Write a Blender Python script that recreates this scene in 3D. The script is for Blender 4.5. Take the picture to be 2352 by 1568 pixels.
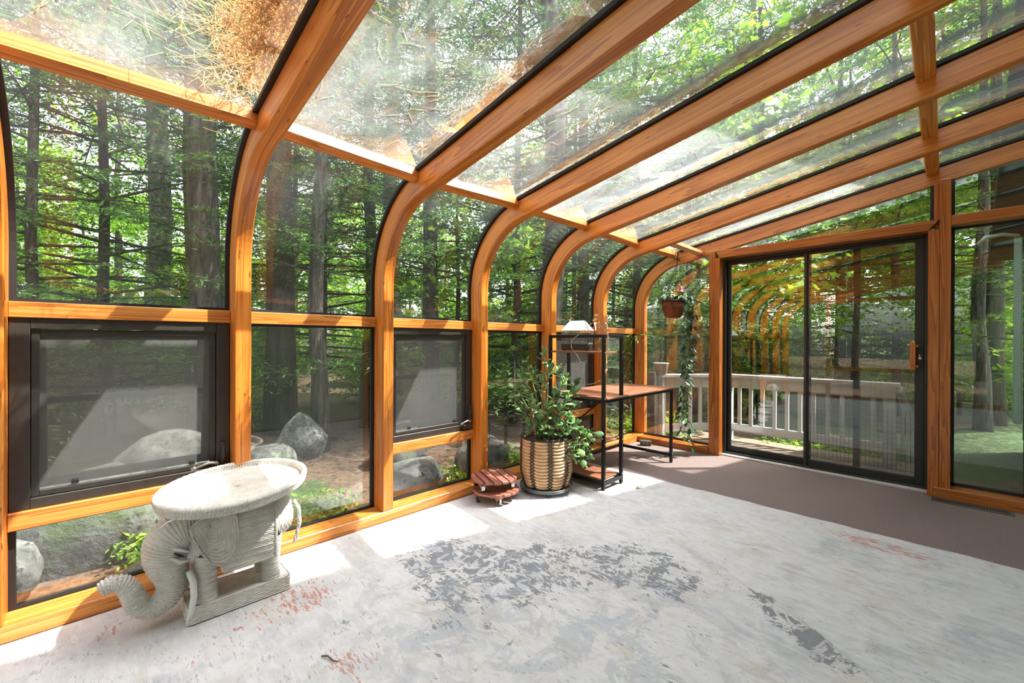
import bpy, bmesh, math, random
import numpy as np
from mathutils import Vector, Matrix

for o in list(bpy.data.objects):
    bpy.data.objects.remove(o, do_unlink=True)
scene = bpy.context.scene
COL = scene.collection

# ------------------------------------------------------------------ camera
F_PX, YAW, PITCH, ROLL = 974.03, 0.795707, -0.000938, 0.0033328
_cy, _sy = math.cos(YAW), math.sin(YAW)
_fwd = Vector((-_sy * math.cos(PITCH), _cy * math.cos(PITCH), math.sin(PITCH)))
_rt = Vector((_cy, _sy, 0))
_up = _rt.cross(_fwd)
_r2 = _rt * math.cos(ROLL) + _up * math.sin(ROLL)
_u2 = _up * math.cos(ROLL) - _rt * math.sin(ROLL)
cam_data = bpy.data.cameras.new('camera')
cam_data.sensor_width = 36.0
cam_data.lens = F_PX / 2352 * 36.0
cam_data.clip_start = 0.02
cam_data.clip_end = 300
cam = bpy.data.objects.new('camera', cam_data)
COL.objects.link(cam)
M = Matrix((( _r2.x, _u2.x, -_fwd.x, 0), (_r2.y, _u2.y, -_fwd.y, 0), (_r2.z, _u2.z, -_fwd.z, 1.19), (0, 0, 0, 1)))
cam.matrix_world = M
scene.camera = cam

# ------------------------------------------------------------------ world, sun, exposure
SUN_DIR = Vector((1.0, 1.08, 2.15)).normalized()      # towards the sun
world = bpy.data.worlds.new('world')
scene.world = world
world.use_nodes = True
wn = world.node_tree
wn.nodes.clear()
w_out = wn.nodes.new('ShaderNodeOutputWorld')
w_bg = wn.nodes.new('ShaderNodeBackground')
w_sky = wn.nodes.new('ShaderNodeTexSky')
w_sky.sky_type = 'NISHITA'
w_sky.sun_disc = False
w_sky.sun_elevation = math.asin(SUN_DIR.z)
w_sky.sun_rotation = math.atan2(SUN_DIR.x, SUN_DIR.y)
w_sky.dust_density = 4.0
w_sky.air_density = 1.0
w_hs = wn.nodes.new('ShaderNodeHueSaturation')
w_hs.inputs['Saturation'].default_value = 0.35
w_bg.inputs['Strength'].default_value = 0.36
wn.links.new(w_sky.outputs[0], w_hs.inputs['Color'])
wn.links.new(w_hs.outputs[0], w_bg.inputs['Color'])
wn.links.new(w_bg.outputs[0], w_out.inputs['Surface'])

sun_data = bpy.data.lights.new('sun', 'SUN')
sun_data.energy = 5.2
sun_data.angle = math.radians(0.6)
sun_data.color = (1.0, 0.955, 0.88)
sun = bpy.data.objects.new('sun', sun_data)
COL.objects.link(sun)
sun.rotation_euler = SUN_DIR.to_track_quat('Z', 'Y').to_euler()
sun.location = (6, 5, 9)

scene.view_settings.view_transform = 'Standard'
scene.view_settings.look = 'None'
scene.view_settings.gamma = 1.0
scene.view_settings.use_curve_mapping = False
scene.view_settings.exposure = 1.72
cy = scene.cycles
cy.max_bounces = 5
cy.diffuse_bounces = 3
cy.glossy_bounces = 2
cy.transmission_bounces = 4
cy.transparent_max_bounces = 12
cy.caustics_reflective = False
cy.caustics_refractive = False
cy.use_denoising = True
cy.adaptive_threshold = 0.2
cy.use_light_tree = False

# ------------------------------------------------------------------ helpers: objects
def tag(o, label=None, cat=None, group=None, kind=None):
    if label: o['label'] = label
    if cat: o['category'] = cat
    if group: o['group'] = group
    if kind: o['kind'] = kind
    return o

def empty(name, loc=(0, 0, 0), parent=None, rz=0.0):
    o = bpy.data.objects.new(name, None)
    o.empty_display_size = 0.05
    COL.objects.link(o)
    o.location = loc
    o.rotation_euler = (0, 0, rz)
    if parent is not None: o.parent = parent
    return o

def link_mesh(name, me, parent=None, loc=None, rot=None):
    o = bpy.data.objects.new(name, me)
    COL.objects.link(o)
    if parent is not None:
        o.parent = parent
    if loc is not None: o.location = loc
    if rot is not None: o.rotation_euler = rot
    return o

class MB:
    """collects faces (with uv) for one mesh"""
    def __init__(s):
        s.v = []; s.f = []; s.uv = []; s.smooth = []
    def quad_uv(s, idx, uvs, smooth=False):
        s.f.append(tuple(idx)); s.uv.append(tuple(uvs)); s.smooth.append(smooth)
    def box(s, lo, hi, grain=None, mat=None):
        lo = Vector(lo); hi = Vector(hi)
        if grain is None:
            d = hi - lo; grain = max(range(3), key=lambda k: d[k])
        cs = [Vector((x, y, z)) for x in (lo.x, hi.x) for y in (lo.y, hi.y) for z in (lo.z, hi.z)]
        b = len(s.v)
        faces = [((0, 1, 3, 2), 0), ((4, 6, 7, 5), 0), ((0, 4, 5, 1), 1), ((2, 3, 7, 6), 1), ((0, 2, 6, 4), 2), ((1, 5, 7, 3), 2)]
        for c in cs:
            s.v.append(tuple(mat @ c if mat is not None else c))
        for idx, ax in faces:
            oth = [k for k in range(3) if k != ax]
            if grain in oth:
                ua = grain; va = [k for k in oth if k != grain][0]
            else:
                ua, va = oth
            off = 0.37 * ax + (0.19 if idx[0] else 0.0)
            s.quad_uv([b + i for i in idx], [(cs[i][ua], cs[i][va] + off) for i in idx])
        return s
    def beam(s, a, b, w, h, up=(0, 0, 1)):
        """rectangular bar from a to b; w across, h along up"""
        a = Vector(a); b = Vector(b); d = b - a; L = d.length; d = d / L
        u = Vector(up); side = d.cross(u)
        if side.length < 1e-5: side = d.cross(Vector((1, 0, 0)))
        side.normalize(); u = side.cross(d).normalized()
        m = Matrix(((d.x, side.x, u.x, a.x), (d.y, side.y, u.y, a.y), (d.z, side.z, u.z, a.z), (0, 0, 0, 1)))
        return s.box((0, -w / 2, -h / 2), (L, w / 2, h / 2), 0, m)
    def tube(s, pts, rad, n=8, cap=True, closed=False):
        pts = [Vector(p) for p in pts]
        m = len(pts)
        if not hasattr(rad, '__len__'): rad = [rad] * m
        b = len(s.v)
        prev = None; acc = 0.0; us = []
        for i, p in enumerate(pts):
            if closed:
                t = pts[(i + 1) % m] - pts[i - 1]
            else:
                t = pts[min(i + 1, m - 1)] - pts[max(i - 1, 0)]
            t.normalize()
            if prev is None:
                side = t.cross(Vector((0, 0, 1)))
                if side.length < 1e-3: side = t.cross(Vector((1, 0, 0)))
            else:
                side = prev - t * prev.dot(t)
                if side.length < 1e-6: side = t.cross(Vector((0, 0, 1)))
            side.normalize(); prev = side
            bi = t.cross(side)
            if i: acc += (pts[i] - pts[i - 1]).length
            us.append(acc)
            for k in range(n):
                a = 2 * math.pi * k / n
                s.v.append(tuple(p + (side * math.cos(a) + bi * math.sin(a)) * rad[i]))
        rng = m if closed else m - 1
        for i in range(rng):
            i2 = (i + 1) % m
            for k in range(n):
                k2 = (k + 1) % n
                s.quad_uv((b + i * n + k, b + i * n + k2, b + i2 * n + k2, b + i2 * n + k),
                          ((us[i], k / n * .1), (us[i], (k + 1) / n * .1), (us[i2], (k + 1) / n * .1), (us[i2], k / n * .1)), True)
        if cap and not closed:
            s.quad_uv([b + k for k in reversed(range(n))], [(0, 0)] * n)
            s.quad_uv([b + (m - 1) * n + k for k in range(n)], [(0, 0)] * n)
        return s
    def lathe(s, prof, n=24, centre=(0, 0, 0), smooth=True):
        b = len(s.v); cx, cy_, cz = centre; m = len(prof)
        for r, z in prof:
            for k in range(n):
                a = 2 * math.pi * k / n
                s.v.append((cx + r * math.cos(a), cy_ + r * math.sin(a), cz + z))
        for i in range(m - 1):
            for k in range(n):
                k2 = (k + 1) % n
                s.quad_uv((b + i * n + k, b + i * n + k2, b + (i + 1) * n + k2, b + (i + 1) * n + k),
                          ((k / n, prof[i][1]), ((k + 1) / n, prof[i][1]), ((k + 1) / n, prof[i + 1][1]), (k / n, prof[i + 1][1])), smooth)
        return s
    def prism(s, poly, z0, z1, mat=None):
        """poly in xy extruded in z (ccw)"""
        b = len(s.v); n = len(poly)
        for z in (z0, z1):
            for x, y in poly:
                p = Vector((x, y, z)); s.v.append(tuple(mat @ p if mat is not None else p))
        s.quad_uv([b + k for k in reversed(range(n))], [(poly[k][0], poly[k][1]) for k in reversed(range(n))])
        s.quad_uv([b + n + k for k in range(n)], [(poly[k][0], poly[k][1]) for k in range(n)])
        acc = 0
        for k in range(n):
            k2 = (k + 1) % n
            L = math.dist(poly[k], poly[k2])
            s.quad_uv((b + k, b + k2, b + n + k2, b + n + k), ((acc, z0), (acc + L, z0), (acc + L, z1), (acc, z1)))
            acc += L
        return s
    def grid(s, P, closed_u=False, closed_v=False, smooth=True, uv=None):
        """P[i][j] numpy (m,n,3)"""
        P = np.asarray(P, float); m, n, _ = P.shape; b = len(s.v)
        s.v.extend(map(tuple, P.reshape(-1, 3).tolist()))
        for i in range(m if closed_u else m - 1):
            i2 = (i + 1) % m
            for j in range(n if closed_v else n - 1):
                j2 = (j + 1) % n
                s.f.append((b + i * n + j, b + i * n + j2, b + i2 * n + j2, b + i2 * n + j))
                if uv is None: s.uv.append(((i / m, j / n), (i / m, (j + 1) / n), ((i + 1) / m, (j + 1) / n), ((i + 1) / m, j / n)))
                else: s.uv.append((tuple(uv[i, j]), tuple(uv[i, min(j + 1, n - 1)]), tuple(uv[min(i + 1, m - 1), min(j + 1, n - 1)]), tuple(uv[min(i + 1, m - 1), j])))
                s.smooth.append(smooth)
        return s
    def mesh(s, name, mat):
        me = bpy.data.meshes.new(name)
        me.from_pydata(s.v, [], s.f)
        uvl = me.uv_layers.new(name='UVMap')
        flat = np.array([c for f in s.uv for c in f], dtype=np.float32).ravel()
        uvl.data.foreach_set('uv', flat)
        me.polygons.foreach_set('use_smooth', np.array(s.smooth, dtype=bool))
        if mat is not None: me.materials.append(mat)
        me.update()
        return me
    def build(s, name, mat, parent=None, bevel=0.0, loc=None, rot=None, seg=1):
        o = link_mesh(name, s.mesh(name, mat), parent, loc, rot)
        if bevel:
            m = o.modifiers.new('bevel', 'BEVEL'); m.width = bevel; m.segments = seg; m.limit_method = 'ANGLE'
            m.harden_normals = False
        return o

def copy_tree(o, parent=None):
    c = o.copy(); COL.objects.link(c)
    if parent is not None: c.parent = parent
    for ch in [x for x in bpy.data.objects if x.parent == o]:
        copy_tree(ch, c)
    return c

def tri_mesh(name, V, F, mat, smooth=False):
    """fast mesh from numpy verts and equal-size faces"""
    V = np.asarray(V, np.float32); F = np.asarray(F, np.int32)
    me = bpy.data.meshes.new(name)
    k = F.shape[1]
    me.vertices.add(len(V)); me.vertices.foreach_set('co', V.ravel())
    me.loops.add(F.size); me.loops.foreach_set('vertex_index', F.ravel())
    me.polygons.add(len(F)); me.polygons.foreach_set('loop_start', np.arange(0, F.size, k, dtype=np.int32))
    me.polygons.foreach_set('use_smooth', np.full(len(F), smooth))
    me.update(calc_edges=True); me.validate()
    if mat is not None: me.materials.append(mat)
    return me

# ------------------------------------------------------------------ helpers: materials
class NT:
    def __init__(s, name):
        s.m = bpy.data.materials.new(name); s.m.use_nodes = True
        s.t = s.m.node_tree; s.t.nodes.clear()
        s.out = s.t.nodes.new('ShaderNodeOutputMaterial')
    def n(s, typ, **kw):
        nd = s.t.nodes.new(typ)
        for k, v in kw.items(): setattr(nd, k, v)
        return nd
    def l(s, a, b): s.t.links.new(a, b)
    def ramp(s, fac, stops, interp='LINEAR'):
        r = s.n('ShaderNodeValToRGB'); e = r.color_ramp.elements; r.color_ramp.interpolation = interp
        while len(e) < len(stops): e.new(0.5)
        for el, (p, c) in zip(e, stops):
            el.position = p; el.color = (*c, 1) if len(c) == 3 else c
        s.l(fac, r.inputs[0]); return r.outputs[0]
    def noise(s, vec, scale, detail=4, rough=0.55, dist=0.0):
        t = s.n('ShaderNodeTexNoise'); t.inputs['Scale'].default_value = scale; t.inputs['Detail'].default_value = detail
        t.inputs['Roughness'].default_value = rough; t.inputs['Distortion'].default_value = dist
        if vec is not None: s.l(vec, t.inputs['Vector'])
        return t.outputs['Fac']
    def mapping(s, vec, scale=(1, 1, 1), loc=(0, 0, 0), rot=(0, 0, 0)):
        m = s.n('ShaderNodeMapping'); m.inputs['Scale'].default_value = scale; m.inputs['Location'].default_value = loc
        m.inputs['Rotation'].default_value = rot
        s.l(vec, m.inputs['Vector']); return m.outputs[0]
    def math(s, op, a, b=None, clamp=False):
        m = s.n('ShaderNodeMath', operation=op, use_clamp=clamp)
        for i, x in enumerate((a, b)):
            if x is None: continue
            if isinstance(x, (int, float)): m.inputs[i].default_value = x
            else: s.l(x, m.inputs[i])
        return m.outputs[0]
    def mix(s, fac, a, b, mode='MIX'):
        m = s.n('ShaderNodeMix', data_type='RGBA', blend_type=mode)
        for i, x in ((0, fac), (6, a), (7, b)):
            if isinstance(x, (int, float)): m.inputs[i].default_value = x
            elif isinstance(x, tuple): m.inputs[i].default_value = (*x, 1)
            else: s.l(x, m.inputs[i])
        return m.outputs[2]
    def bump(s, h, strength=0.2, dist=0.01):
        b = s.n('ShaderNodeBump'); b.inputs['Strength'].default_value = strength; b.inputs['Distance'].default_value = dist
        s.l(h, b.inputs['Height']); return b.outputs[0]
    def bsdf(s, col, rough=0.6, normal=None, **kw):
        p = s.n('ShaderNodeBsdfPrincipled')
        if isinstance(col, tuple): p.inputs['Base Color'].default_value = (*col, 1)
        else: s.l(col, p.inputs['Base Color'])
        if isinstance(rough, (int, float)): p.inputs['Roughness'].default_value = rough
        else: s.l(rough, p.inputs['Roughness'])
        if normal is not None: s.l(normal, p.inputs['Normal'])
        for k, v in kw.items(): p.inputs[k.replace('_', ' ')].default_value = v
        s.l(p.outputs[0], s.out.inputs['Surface']); return p

def plain(name, col, rough=0.6, metallic=0.0, var=0.08, scale=30.0, spec=0.5):
    t = NT(name); tc = t.n('ShaderNodeTexCoord')
    f = t.noise(tc.outputs['Object'], scale, 3)
    c = t.ramp(f, [(0.3, tuple(max(0, x * (1 - var)) for x in col)), (0.7, tuple(min(1, x * (1 + var)) for x in col))])
    t.bsdf(c, rough, None, Metallic=metallic, Specular_IOR_Level=spec)
    return t.m

def wood_mat(name, dark, mid, light, rough=0.33, lines=1.0, streaks=0.0, coat=0.25):
    t = NT(name)
    uv = t.n('ShaderNodeUVMap'); uv.uv_map = 'UVMap'
    oi = t.n('ShaderNodeObjectInfo')
    sc = t.n('ShaderNodeVectorMath', operation='SCALE'); sc.inputs[0].default_value = (7.3, 3.1, 5.7)
    t.l(oi.outputs['Random'], sc.inputs['Scale'])
    add = t.n('ShaderNodeVectorMath', operation='ADD'); t.l(uv.outputs[0], add.inputs[0]); t.l(sc.outputs[0], add.inputs[1])
    base = add.outputs[0]
    v1 = t.mapping(base, (0.55, 13.0, 1.0))
    fig = t.noise(v1, 1.0, 2, 0.5, 0.6)                          # slow cathedral figure
    rings = t.math('FRACT', t.math('MULTIPLY', fig, 9.0 * lines))
    rings = t.math('POWER', rings, 1.6)
    v2 = t.mapping(base, (1.6, 170.0, 1.0))
    fine = t.noise(v2, 1.0, 4, 0.6)
    v3 = t.mapping(base, (0.5, 1.2, 1.0))
    big = t.noise(v3, 1.5, 2)
    f = t.math('ADD', t.math('MULTIPLY', rings, 0.36), t.math('ADD', t.math('MULTIPLY', fine, 0.62), t.math('MULTIPLY', big, 0.12)))
    c = t.ramp(f, [(0.28, light), (0.52, mid), (0.84, dark)])
    if streaks > 0:
        v4 = t.mapping(base, (11.0, 80.0, 1.0))
        st = t.noise(v4, 1.0, 2, 0.5)
        sm = t.ramp(st, [(0.70, (0, 0, 0)), (0.72, (1, 1, 1))])
        c = t.mix(t.math('MULTIPLY', sm, streaks), c, (0.07, 0.022, 0.006))
    # the wood of one member differs a little from the next
    hs = t.n('ShaderNodeHueSaturation'); t.l(c, hs.inputs['Color'])
    t.l(t.math('ADD', t.math('MULTIPLY', oi.outputs['Random'], 0.24), 0.88), hs.inputs['Value'])
    nrm = t.bump(fine, 0.12, 0.002)
    t.bsdf(hs.outputs[0], rough, nrm, Coat_Weight=coat, Coat_Roughness=0.22)
    return t.m

def glass_mat(name, tint=(0.88, 0.90, 0.88), f0=0.06, dirt=0.0, dirt_col=(0.75, 0.78, 0.78), dirt_scale=2.2, rough=0.0):
    t = NT(name)
    tr = t.n('ShaderNodeBsdfTransparent'); tr.inputs[0].default_value = (*tint, 1)
    gl = t.n('ShaderNodeBsdfGlossy'); gl.inputs['Roughness'].default_value = rough; gl.inputs[0].default_value = (1, 1, 1, 1)
    lw = t.n('ShaderNodeLayerWeight'); lw.inputs['Blend'].default_value = 0.5
    sch = t.math('ADD', t.math('MULTIPLY', t.math('POWER', lw.outputs['Facing'], 4.5), 0.85), f0, True)
    mx = t.n('ShaderNodeMixShader'); t.l(sch, mx.inputs[0]); t.l(tr.outputs[0], mx.inputs[1]); t.l(gl.outputs[0], mx.inputs[2])
    sh = mx.outputs[0]
    if dirt > 0:
        tc = t.n('ShaderNodeTexCoord')
        vv = t.mapping(tc.outputs['Object'], (1.0, 1.6, 1.0))
        a = t.noise(vv, dirt_scale, 3, 0.65, 0.4)
        b = t.noise(tc.outputs['Object'], 55.0, 1, 0.6)
        f = t.math('ADD', t.math('MULTIPLY', t.ramp(a, [(0.35, (0.15, 0.15, 0.15)), (0.75, (1, 1, 1))]), dirt * 0.75), t.math('MULTIPLY', b, dirt * 0.5))
        di = t.n('ShaderNodeBsdfDiffuse'); di.inputs[0].default_value = (*dirt_col, 1)
        tl = t.n('ShaderNodeBsdfTranslucent'); tl.inputs[0].default_value = (*dirt_col, 1)
        dm = t.n('ShaderNodeMixShader'); dm.inputs[0].default_value = 0.6
        t.l(di.outputs[0], dm.inputs[1]); t.l(tl.outputs[0], dm.inputs[2])
        m2 = t.n('ShaderNodeMixShader'); t.l(f, m2.inputs[0]); t.l(sh, m2.inputs[1]); t.l(dm.outputs[0], m2.inputs[2]); sh = m2.outputs[0]
    # a sheet has two faces: reflection and dust are counted on the face a ray enters, the far face is clear
    gm = t.n('ShaderNodeNewGeometry'); clear = t.n('ShaderNodeBsdfTransparent')
    m3 = t.n('ShaderNodeMixShader'); t.l(gm.outputs['Backfacing'], m3.inputs[0]); t.l(sh, m3.inputs[1]); t.l(clear.outputs[0], m3.inputs[2])
    t.l(m3.outputs[0], t.out.inputs['Surface'])
    return t.m

def screen_mat(name, col=(0.20, 0.20, 0.20), cover=0.5):
    t = NT(name)
    tc = t.n('ShaderNodeTexCoord')
    f = t.noise(t.mapping(tc.outputs['Object'], (60, 60, 3)), 1.0, 2)
    fac = t.math('ADD', t.math('MULTIPLY', f, 0.16), cover - 0.08)
    tr = t.n('ShaderNodeBsdfTransparent')
    di = t.n('ShaderNodeBsdfDiffuse'); di.inputs[0].default_value = (*col, 1)
    mx = t.n('ShaderNodeMixShader'); t.l(fac, mx.inputs[0]); t.l(tr.outputs[0], mx.inputs[1]); t.l(di.outputs[0], mx.inputs[2])
    t.l(mx.outputs[0], t.out.inputs['Surface'])
    return t.m

def leaf_mat(name, cols, trans=0.4, rough=0.5, gloss=0.03):
    t = NT(name)
    g = t.n('ShaderNodeNewGeometry'); oi = t.n('ShaderNodeObjectInfo')
    f = t.math('ADD', t.math('MULTIPLY', g.outputs['Random Per Island'], 0.75), t.math('MULTIPLY', oi.outputs['Random'], 0.25))
    k = len(cols)
    c = t.ramp(f, [(i / (k - 1), cc) for i, cc in enumerate(cols)])
    di = t.n('ShaderNodeBsdfDiffuse'); t.l(c, di.inputs[0])
    tl = t.n('ShaderNodeBsdfTranslucent')
    warm = t.mix(0.5, c, (0.9, 1.0, 0.25), 'MULTIPLY'); t.l(warm, tl.inputs[0])
    mx = t.n('ShaderNodeMixShader'); mx.inputs[0].default_value = trans
    t.l(di.outputs[0], mx.inputs[1]); t.l(tl.outputs[0], mx.inputs[2])
    gl = t.n('ShaderNodeBsdfGlossy'); gl.inputs['Roughness'].default_value = rough
    m2 = t.n('ShaderNodeMixShader'); m2.inputs[0].default_value = gloss
    t.l(mx.outputs[0], m2.inputs[1]); t.l(gl.outputs[0], m2.inputs[2])
    t.l(m2.outputs[0], t.out.inputs['Surface'])
    return t.m

# ------------------------------------------------------------------ materials
WOOD = wood_mat('fir_wood', (0.35, 0.088, 0.011), (0.62, 0.200, 0.033), (0.79, 0.34, 0.082))
WOOD_RIB = wood_mat('laminated_fir', (0.33, 0.075, 0.008), (0.60, 0.178, 0.021), (0.76, 0.285, 0.050), lines=0.7, streaks=0.85)
WOOD_RED = wood_mat('red_fir_trim', (0.22, 0.048, 0.006), (0.42, 0.115, 0.016), (0.58, 0.20, 0.036))
WOOD_PALE = wood_mat('pale_pine', (0.50, 0.23, 0.09), (0.70, 0.38, 0.17), (0.80, 0.50, 0.27))
GLASS = glass_mat('window_glass', (0.87, 0.90, 0.87), 0.035, 0.05)
GLASS_LOW = glass_mat('low_pane_glass', (0.72, 0.76, 0.735), 0.14, 0.02)
GLASS_ROOF = glass_mat('dusty_roof_glass', (0.82, 0.87, 0.86), 0.08, 0.20, (0.76, 0.78, 0.78))
GLASS_DOOR = glass_mat('door_glass', (0.74, 0.78, 0.75), 0.14)
GLASS_FOG = glass_mat('fogged_roof_glass', (0.80, 0.85, 0.85), 0.07, 0.33, (0.72, 0.77, 0.80), 1.3)
BLACK = plain('black_rubber', (0.012, 0.012, 0.013), 0.55)
BRONZE = plain('bronze_aluminium', (0.055, 0.045, 0.040), 0.4, 0.3)
DOORBLACK = plain('black_aluminium', (0.012, 0.013, 0.013), 0.42)
SCREEN = screen_mat('insect_screen', (0.19, 0.19, 0.185), 0.34)
STEEL = plain('steel', (0.55, 0.54, 0.52), 0.35, 0.9)
WHITE = plain('white_paint', (0.72, 0.73, 0.73), 0.55, var=0.05, scale=6)
# ================================================================== THE ROOM
XF, XB = -2.57, -2.70            # inner and outer face of the wooden ribs
RW = 0.075                       # rib width
RIB_R = [-1.95, -1.105, -0.259, 0.586, 1.415, 2.25, 3.108, 3.965, 4.851]   # right (+y) edges
RIB_S = [(2.10, 0.165), (2.10, 0.165), (2.10, 0.15), (2.110, 0.122), (2.105, 0.163), (2.133, 0.168), (2.140, 0.175), (2.126, 0.180), (2.138, 0.177)]
XH = 0.75                        # house wall
RI = 0.5
GO = 0.155                       # glass offset from the inner face

def rib_path(i, off, x_end=XH, n_arc=22, z0=0.066):
    """points (x, z) along a rib at a distance off outside its inner face, from the sill to the house"""
    z18, m = RIB_S[i]
    xc = XF + RI
    zc = z18 + m * (xc + 1.8) - RI * math.sqrt(1 + m * m)
    a1 = math.pi / 2 - math.atan(m) + 0  # sweep from pointing -x to pointing along the normal
    R = RI + off
    pts = [(XF - off, z0), (XF - off, zc)]
    for k in range(1, n_arc + 1):
        a = a1 + 0.0
        t = k / n_arc * (math.pi / 2 - math.atan(m)) + 0.0
        # t=0 -> direction (-1,0); t=pi/2 -> (0,1)
        tt = k / n_arc * (math.pi / 2 + 0.0 - 0.0)
        ang = math.pi - k / n_arc * (math.pi / 2 - math.atan(m))
        pts.append((xc + R * math.cos(ang), zc + R * math.sin(ang)))
    nx, nz = -m / math.sqrt(1 + m * m), 1 / math.sqrt(1 + m * m)
    bx, bz = pts[-1]
    for x in [bx + (-.055 - bx) * k / 5 for k in range(1, 6)] + [-.055 + (x_end + .055) * k / 3 for k in range(1, 4)]:
        pts.append((x, bz + m * (x - bx)))
    return pts

def sweep(mb, inner, outer, y0, y1, y0b=None, y1b=None):
    """closed bar following two polylines; (optionally different y at each side, for panes between ribs)"""
    b = len(mb.v); n = len(inner); acc = 0.0; us = [0.0]
    for k in range(1, n):
        acc += math.dist(inner[k], inner[k - 1]); us.append(acc)
    for (x, z), (X, Z) in zip(inner, outer):
        mb.v += [(x, y0, z), (x, y1, z), (X, y1, Z), (X, y0, Z)]
    w = y1 - y0; d = math.dist(inner[0], outer[0])
    vs = [0, w, w + d, 2 * w + d, 2 * w + 2 * d]
    for k in range(n - 1):
        for e in range(4):
            e2 = (e + 1) % 4
            mb.quad_uv((b + k * 4 + e, b + k * 4 + e2, b + (k + 1) * 4 + e2, b + (k + 1) * 4 + e),
                       ((us[k], vs[e]), (us[k], vs[e + 1]), (us[k + 1], vs[e + 1]), (us[k + 1], vs[e])))
    mb.quad_uv((b + 3, b + 2, b + 1, b), [(0, 0)] * 4)
    e = b + (n - 1) * 4
    mb.quad_uv((e, e + 1, e + 2, e + 3), [(0, 0)] * 4)

# ---- floor carpet
t = NT('mauve_carpet'); tc = t.n('ShaderNodeTexCoord')
n1 = t.noise(tc.outputs['Object'], 170, 3, 0.75); n2 = t.noise(tc.outputs['Object'], 2.2, 3)
c = t.ramp(n1, [(0.30, (0.10, 0.064, 0.060)), (0.5, (0.235, 0.172, 0.163)), (0.72, (0.42, 0.335, 0.32))])
c = t.mix(t.math('MULTIPLY', n2, 0.30), c, (0.17, 0.115, 0.11))
t.bsdf(c, 0.95, t.bump(n1, 0.5, 0.004))
CARPET = t.m
mb = MB(); mb.box((-2.62, -2.1, -0.06), (XH, 4.80, 0.0)); tag(mb.build('floor', CARPET), 'mauve grey speckled carpet covering the sunroom floor', 'floor', kind='structure')

# ---- arched ribs, purlins and panes of the curved roof
ceiling = tag(empty('ceiling', (-1, 1.5, 2.2)), 'glass roof on arched orange laminated wood ribs with purlins', 'ceiling', kind='structure')
ceiling.location = (0, 0, 0)
for i, yr in enumerate(RIB_R):
    x_end = XH
    mb = MB(); sweep(mb, rib_path(i, 0.0), rib_path(i, 0.13), yr - RW, yr)
    mb.build('arched_rib', WOOD_RIB, ceiling, 0.004)
    mb = MB(); sweep(mb, rib_path(i, 0.131), rib_path(i, 0.150), yr - RW - 0.020, yr + (0.020 if i < 8 else 0.0))
    mb.build('gasket', BLACK, ceiling)

def pane_between(i, j0, j1, off0, off1, name, mat, parent, z0=0.066):
    """glass sheet between rib i and i+1 along path samples j0..j1"""
    a0, a1 = rib_path(i, off0, z0=z0)[j0:j1 + 1], rib_path(i, off1, z0=z0)[j0:j1 + 1]
    b0, b1 = rib_path(i + 1, off0, z0=z0)[j0:j1 + 1], rib_path(i + 1, off1, z0=z0)[j0:j1 + 1]
    y0, y1 = RIB_R[i] - RW * .4, RIB_R[i + 1] - RW * .6
    mb = MB(); n = len(a0)
    for k in range(n):
        mb.v += [(a0[k][0], y0, a0[k][1]), (b0[k][0], y1, b0[k][1]), (b1[k][0], y1, b1[k][1]), (a1[k][0], y0, a1[k][1])]
    for k in range(n - 1):
        for e in range(4):
            e2 = (e + 1) % 4
            mb.quad_uv((k * 4 + e, k * 4 + e2, (k + 1) * 4 + e2, (k + 1) * 4 + e), ((0, 0), (0, 1), (1, 1), (1, 0)), e in (0, 2))
    mb.quad_uv((3, 2, 1, 0), [(0, 0)] * 4); e = (n - 1) * 4; mb.quad_uv((e, e + 1, e + 2, e + 3), [(0, 0)] * 4)
    return mb.build(name, mat, parent)

def purlin(i, xc_, w, o0, o1, tilt=0.0, mat=WOOD):
    """wood bar between ribs i and i+1, centred at x=xc_, from offset o0 to o1 above the inner line"""
    mb = MB(); b = 0; vs = []
    for r, y in ((i, RIB_R[i] - 0.002), (i + 1, RIB_R[i + 1] - RW + 0.002)):
        z18, m = RIB_S[r]; m2 = m + tilt
        L = math.sqrt(1 + m2 * m2)
        tx, tz = 1 / L, m2 / L; nx, nz = -tz, tx
        zc = z18 + m * (xc_ + 1.8)
        L0 = math.sqrt(1 + m * m)
        for (a, o) in ((-w / 2, o0), (w / 2, o0), (w / 2, o1), (-w / 2, o1)):
            vs.append((xc_ + tx * a + nx * o, y, zc + tz * a + nz * o))
    mb.v = vs; ly = RIB_R[i + 1] - RIB_R[i]
    for e in range(4):
        e2 = (e + 1) % 4
        mb.quad_uv((e, e2, 4 + e2, 4 + e), ((0, e * .09), (0, e * .09 + .07), (ly, e * .09 + .07), (ly, e * .09)))
    mb.quad_uv((3, 2, 1, 0), [(0, 0)] * 4); mb.quad_uv((4, 5, 6, 7), [(0, 0)] * 4)
    mb.build('purlin', mat, ceiling, 0.003)

# index of the path sample where the eave purlin sits (arc end)
JE = 2 + 22 - 2
for i in range(8):
    purlin(i, -2.155, 0.07, 0.090, 0.150, 0.10)
    purlin(i, -0.055, 0.075, 0.088, 0.150)
    pane_between(i, 0, JE, 0.150, 0.156, 'curved_pane', GLASS, ceiling, 1.35)
    pane_between(i, JE, 23 + 5, 0.152, 0.158, 'roof_pane', GLASS_FOG if i in (5, 7) else GLASS_ROOF, ceiling)
    pane_between(i, 23 + 5, 23 + 8, 0.152, 0.158, 'roof_pane', GLASS_ROOF, ceiling)

mb = MB(); zl = 2.13 + .17 * 2.53; mb.box((XH - .045, -2.02, zl - .03), (XH - .014, 4.85, zl + .20), 1); mb.build('ledger', WOOD, ceiling, .003)

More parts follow.
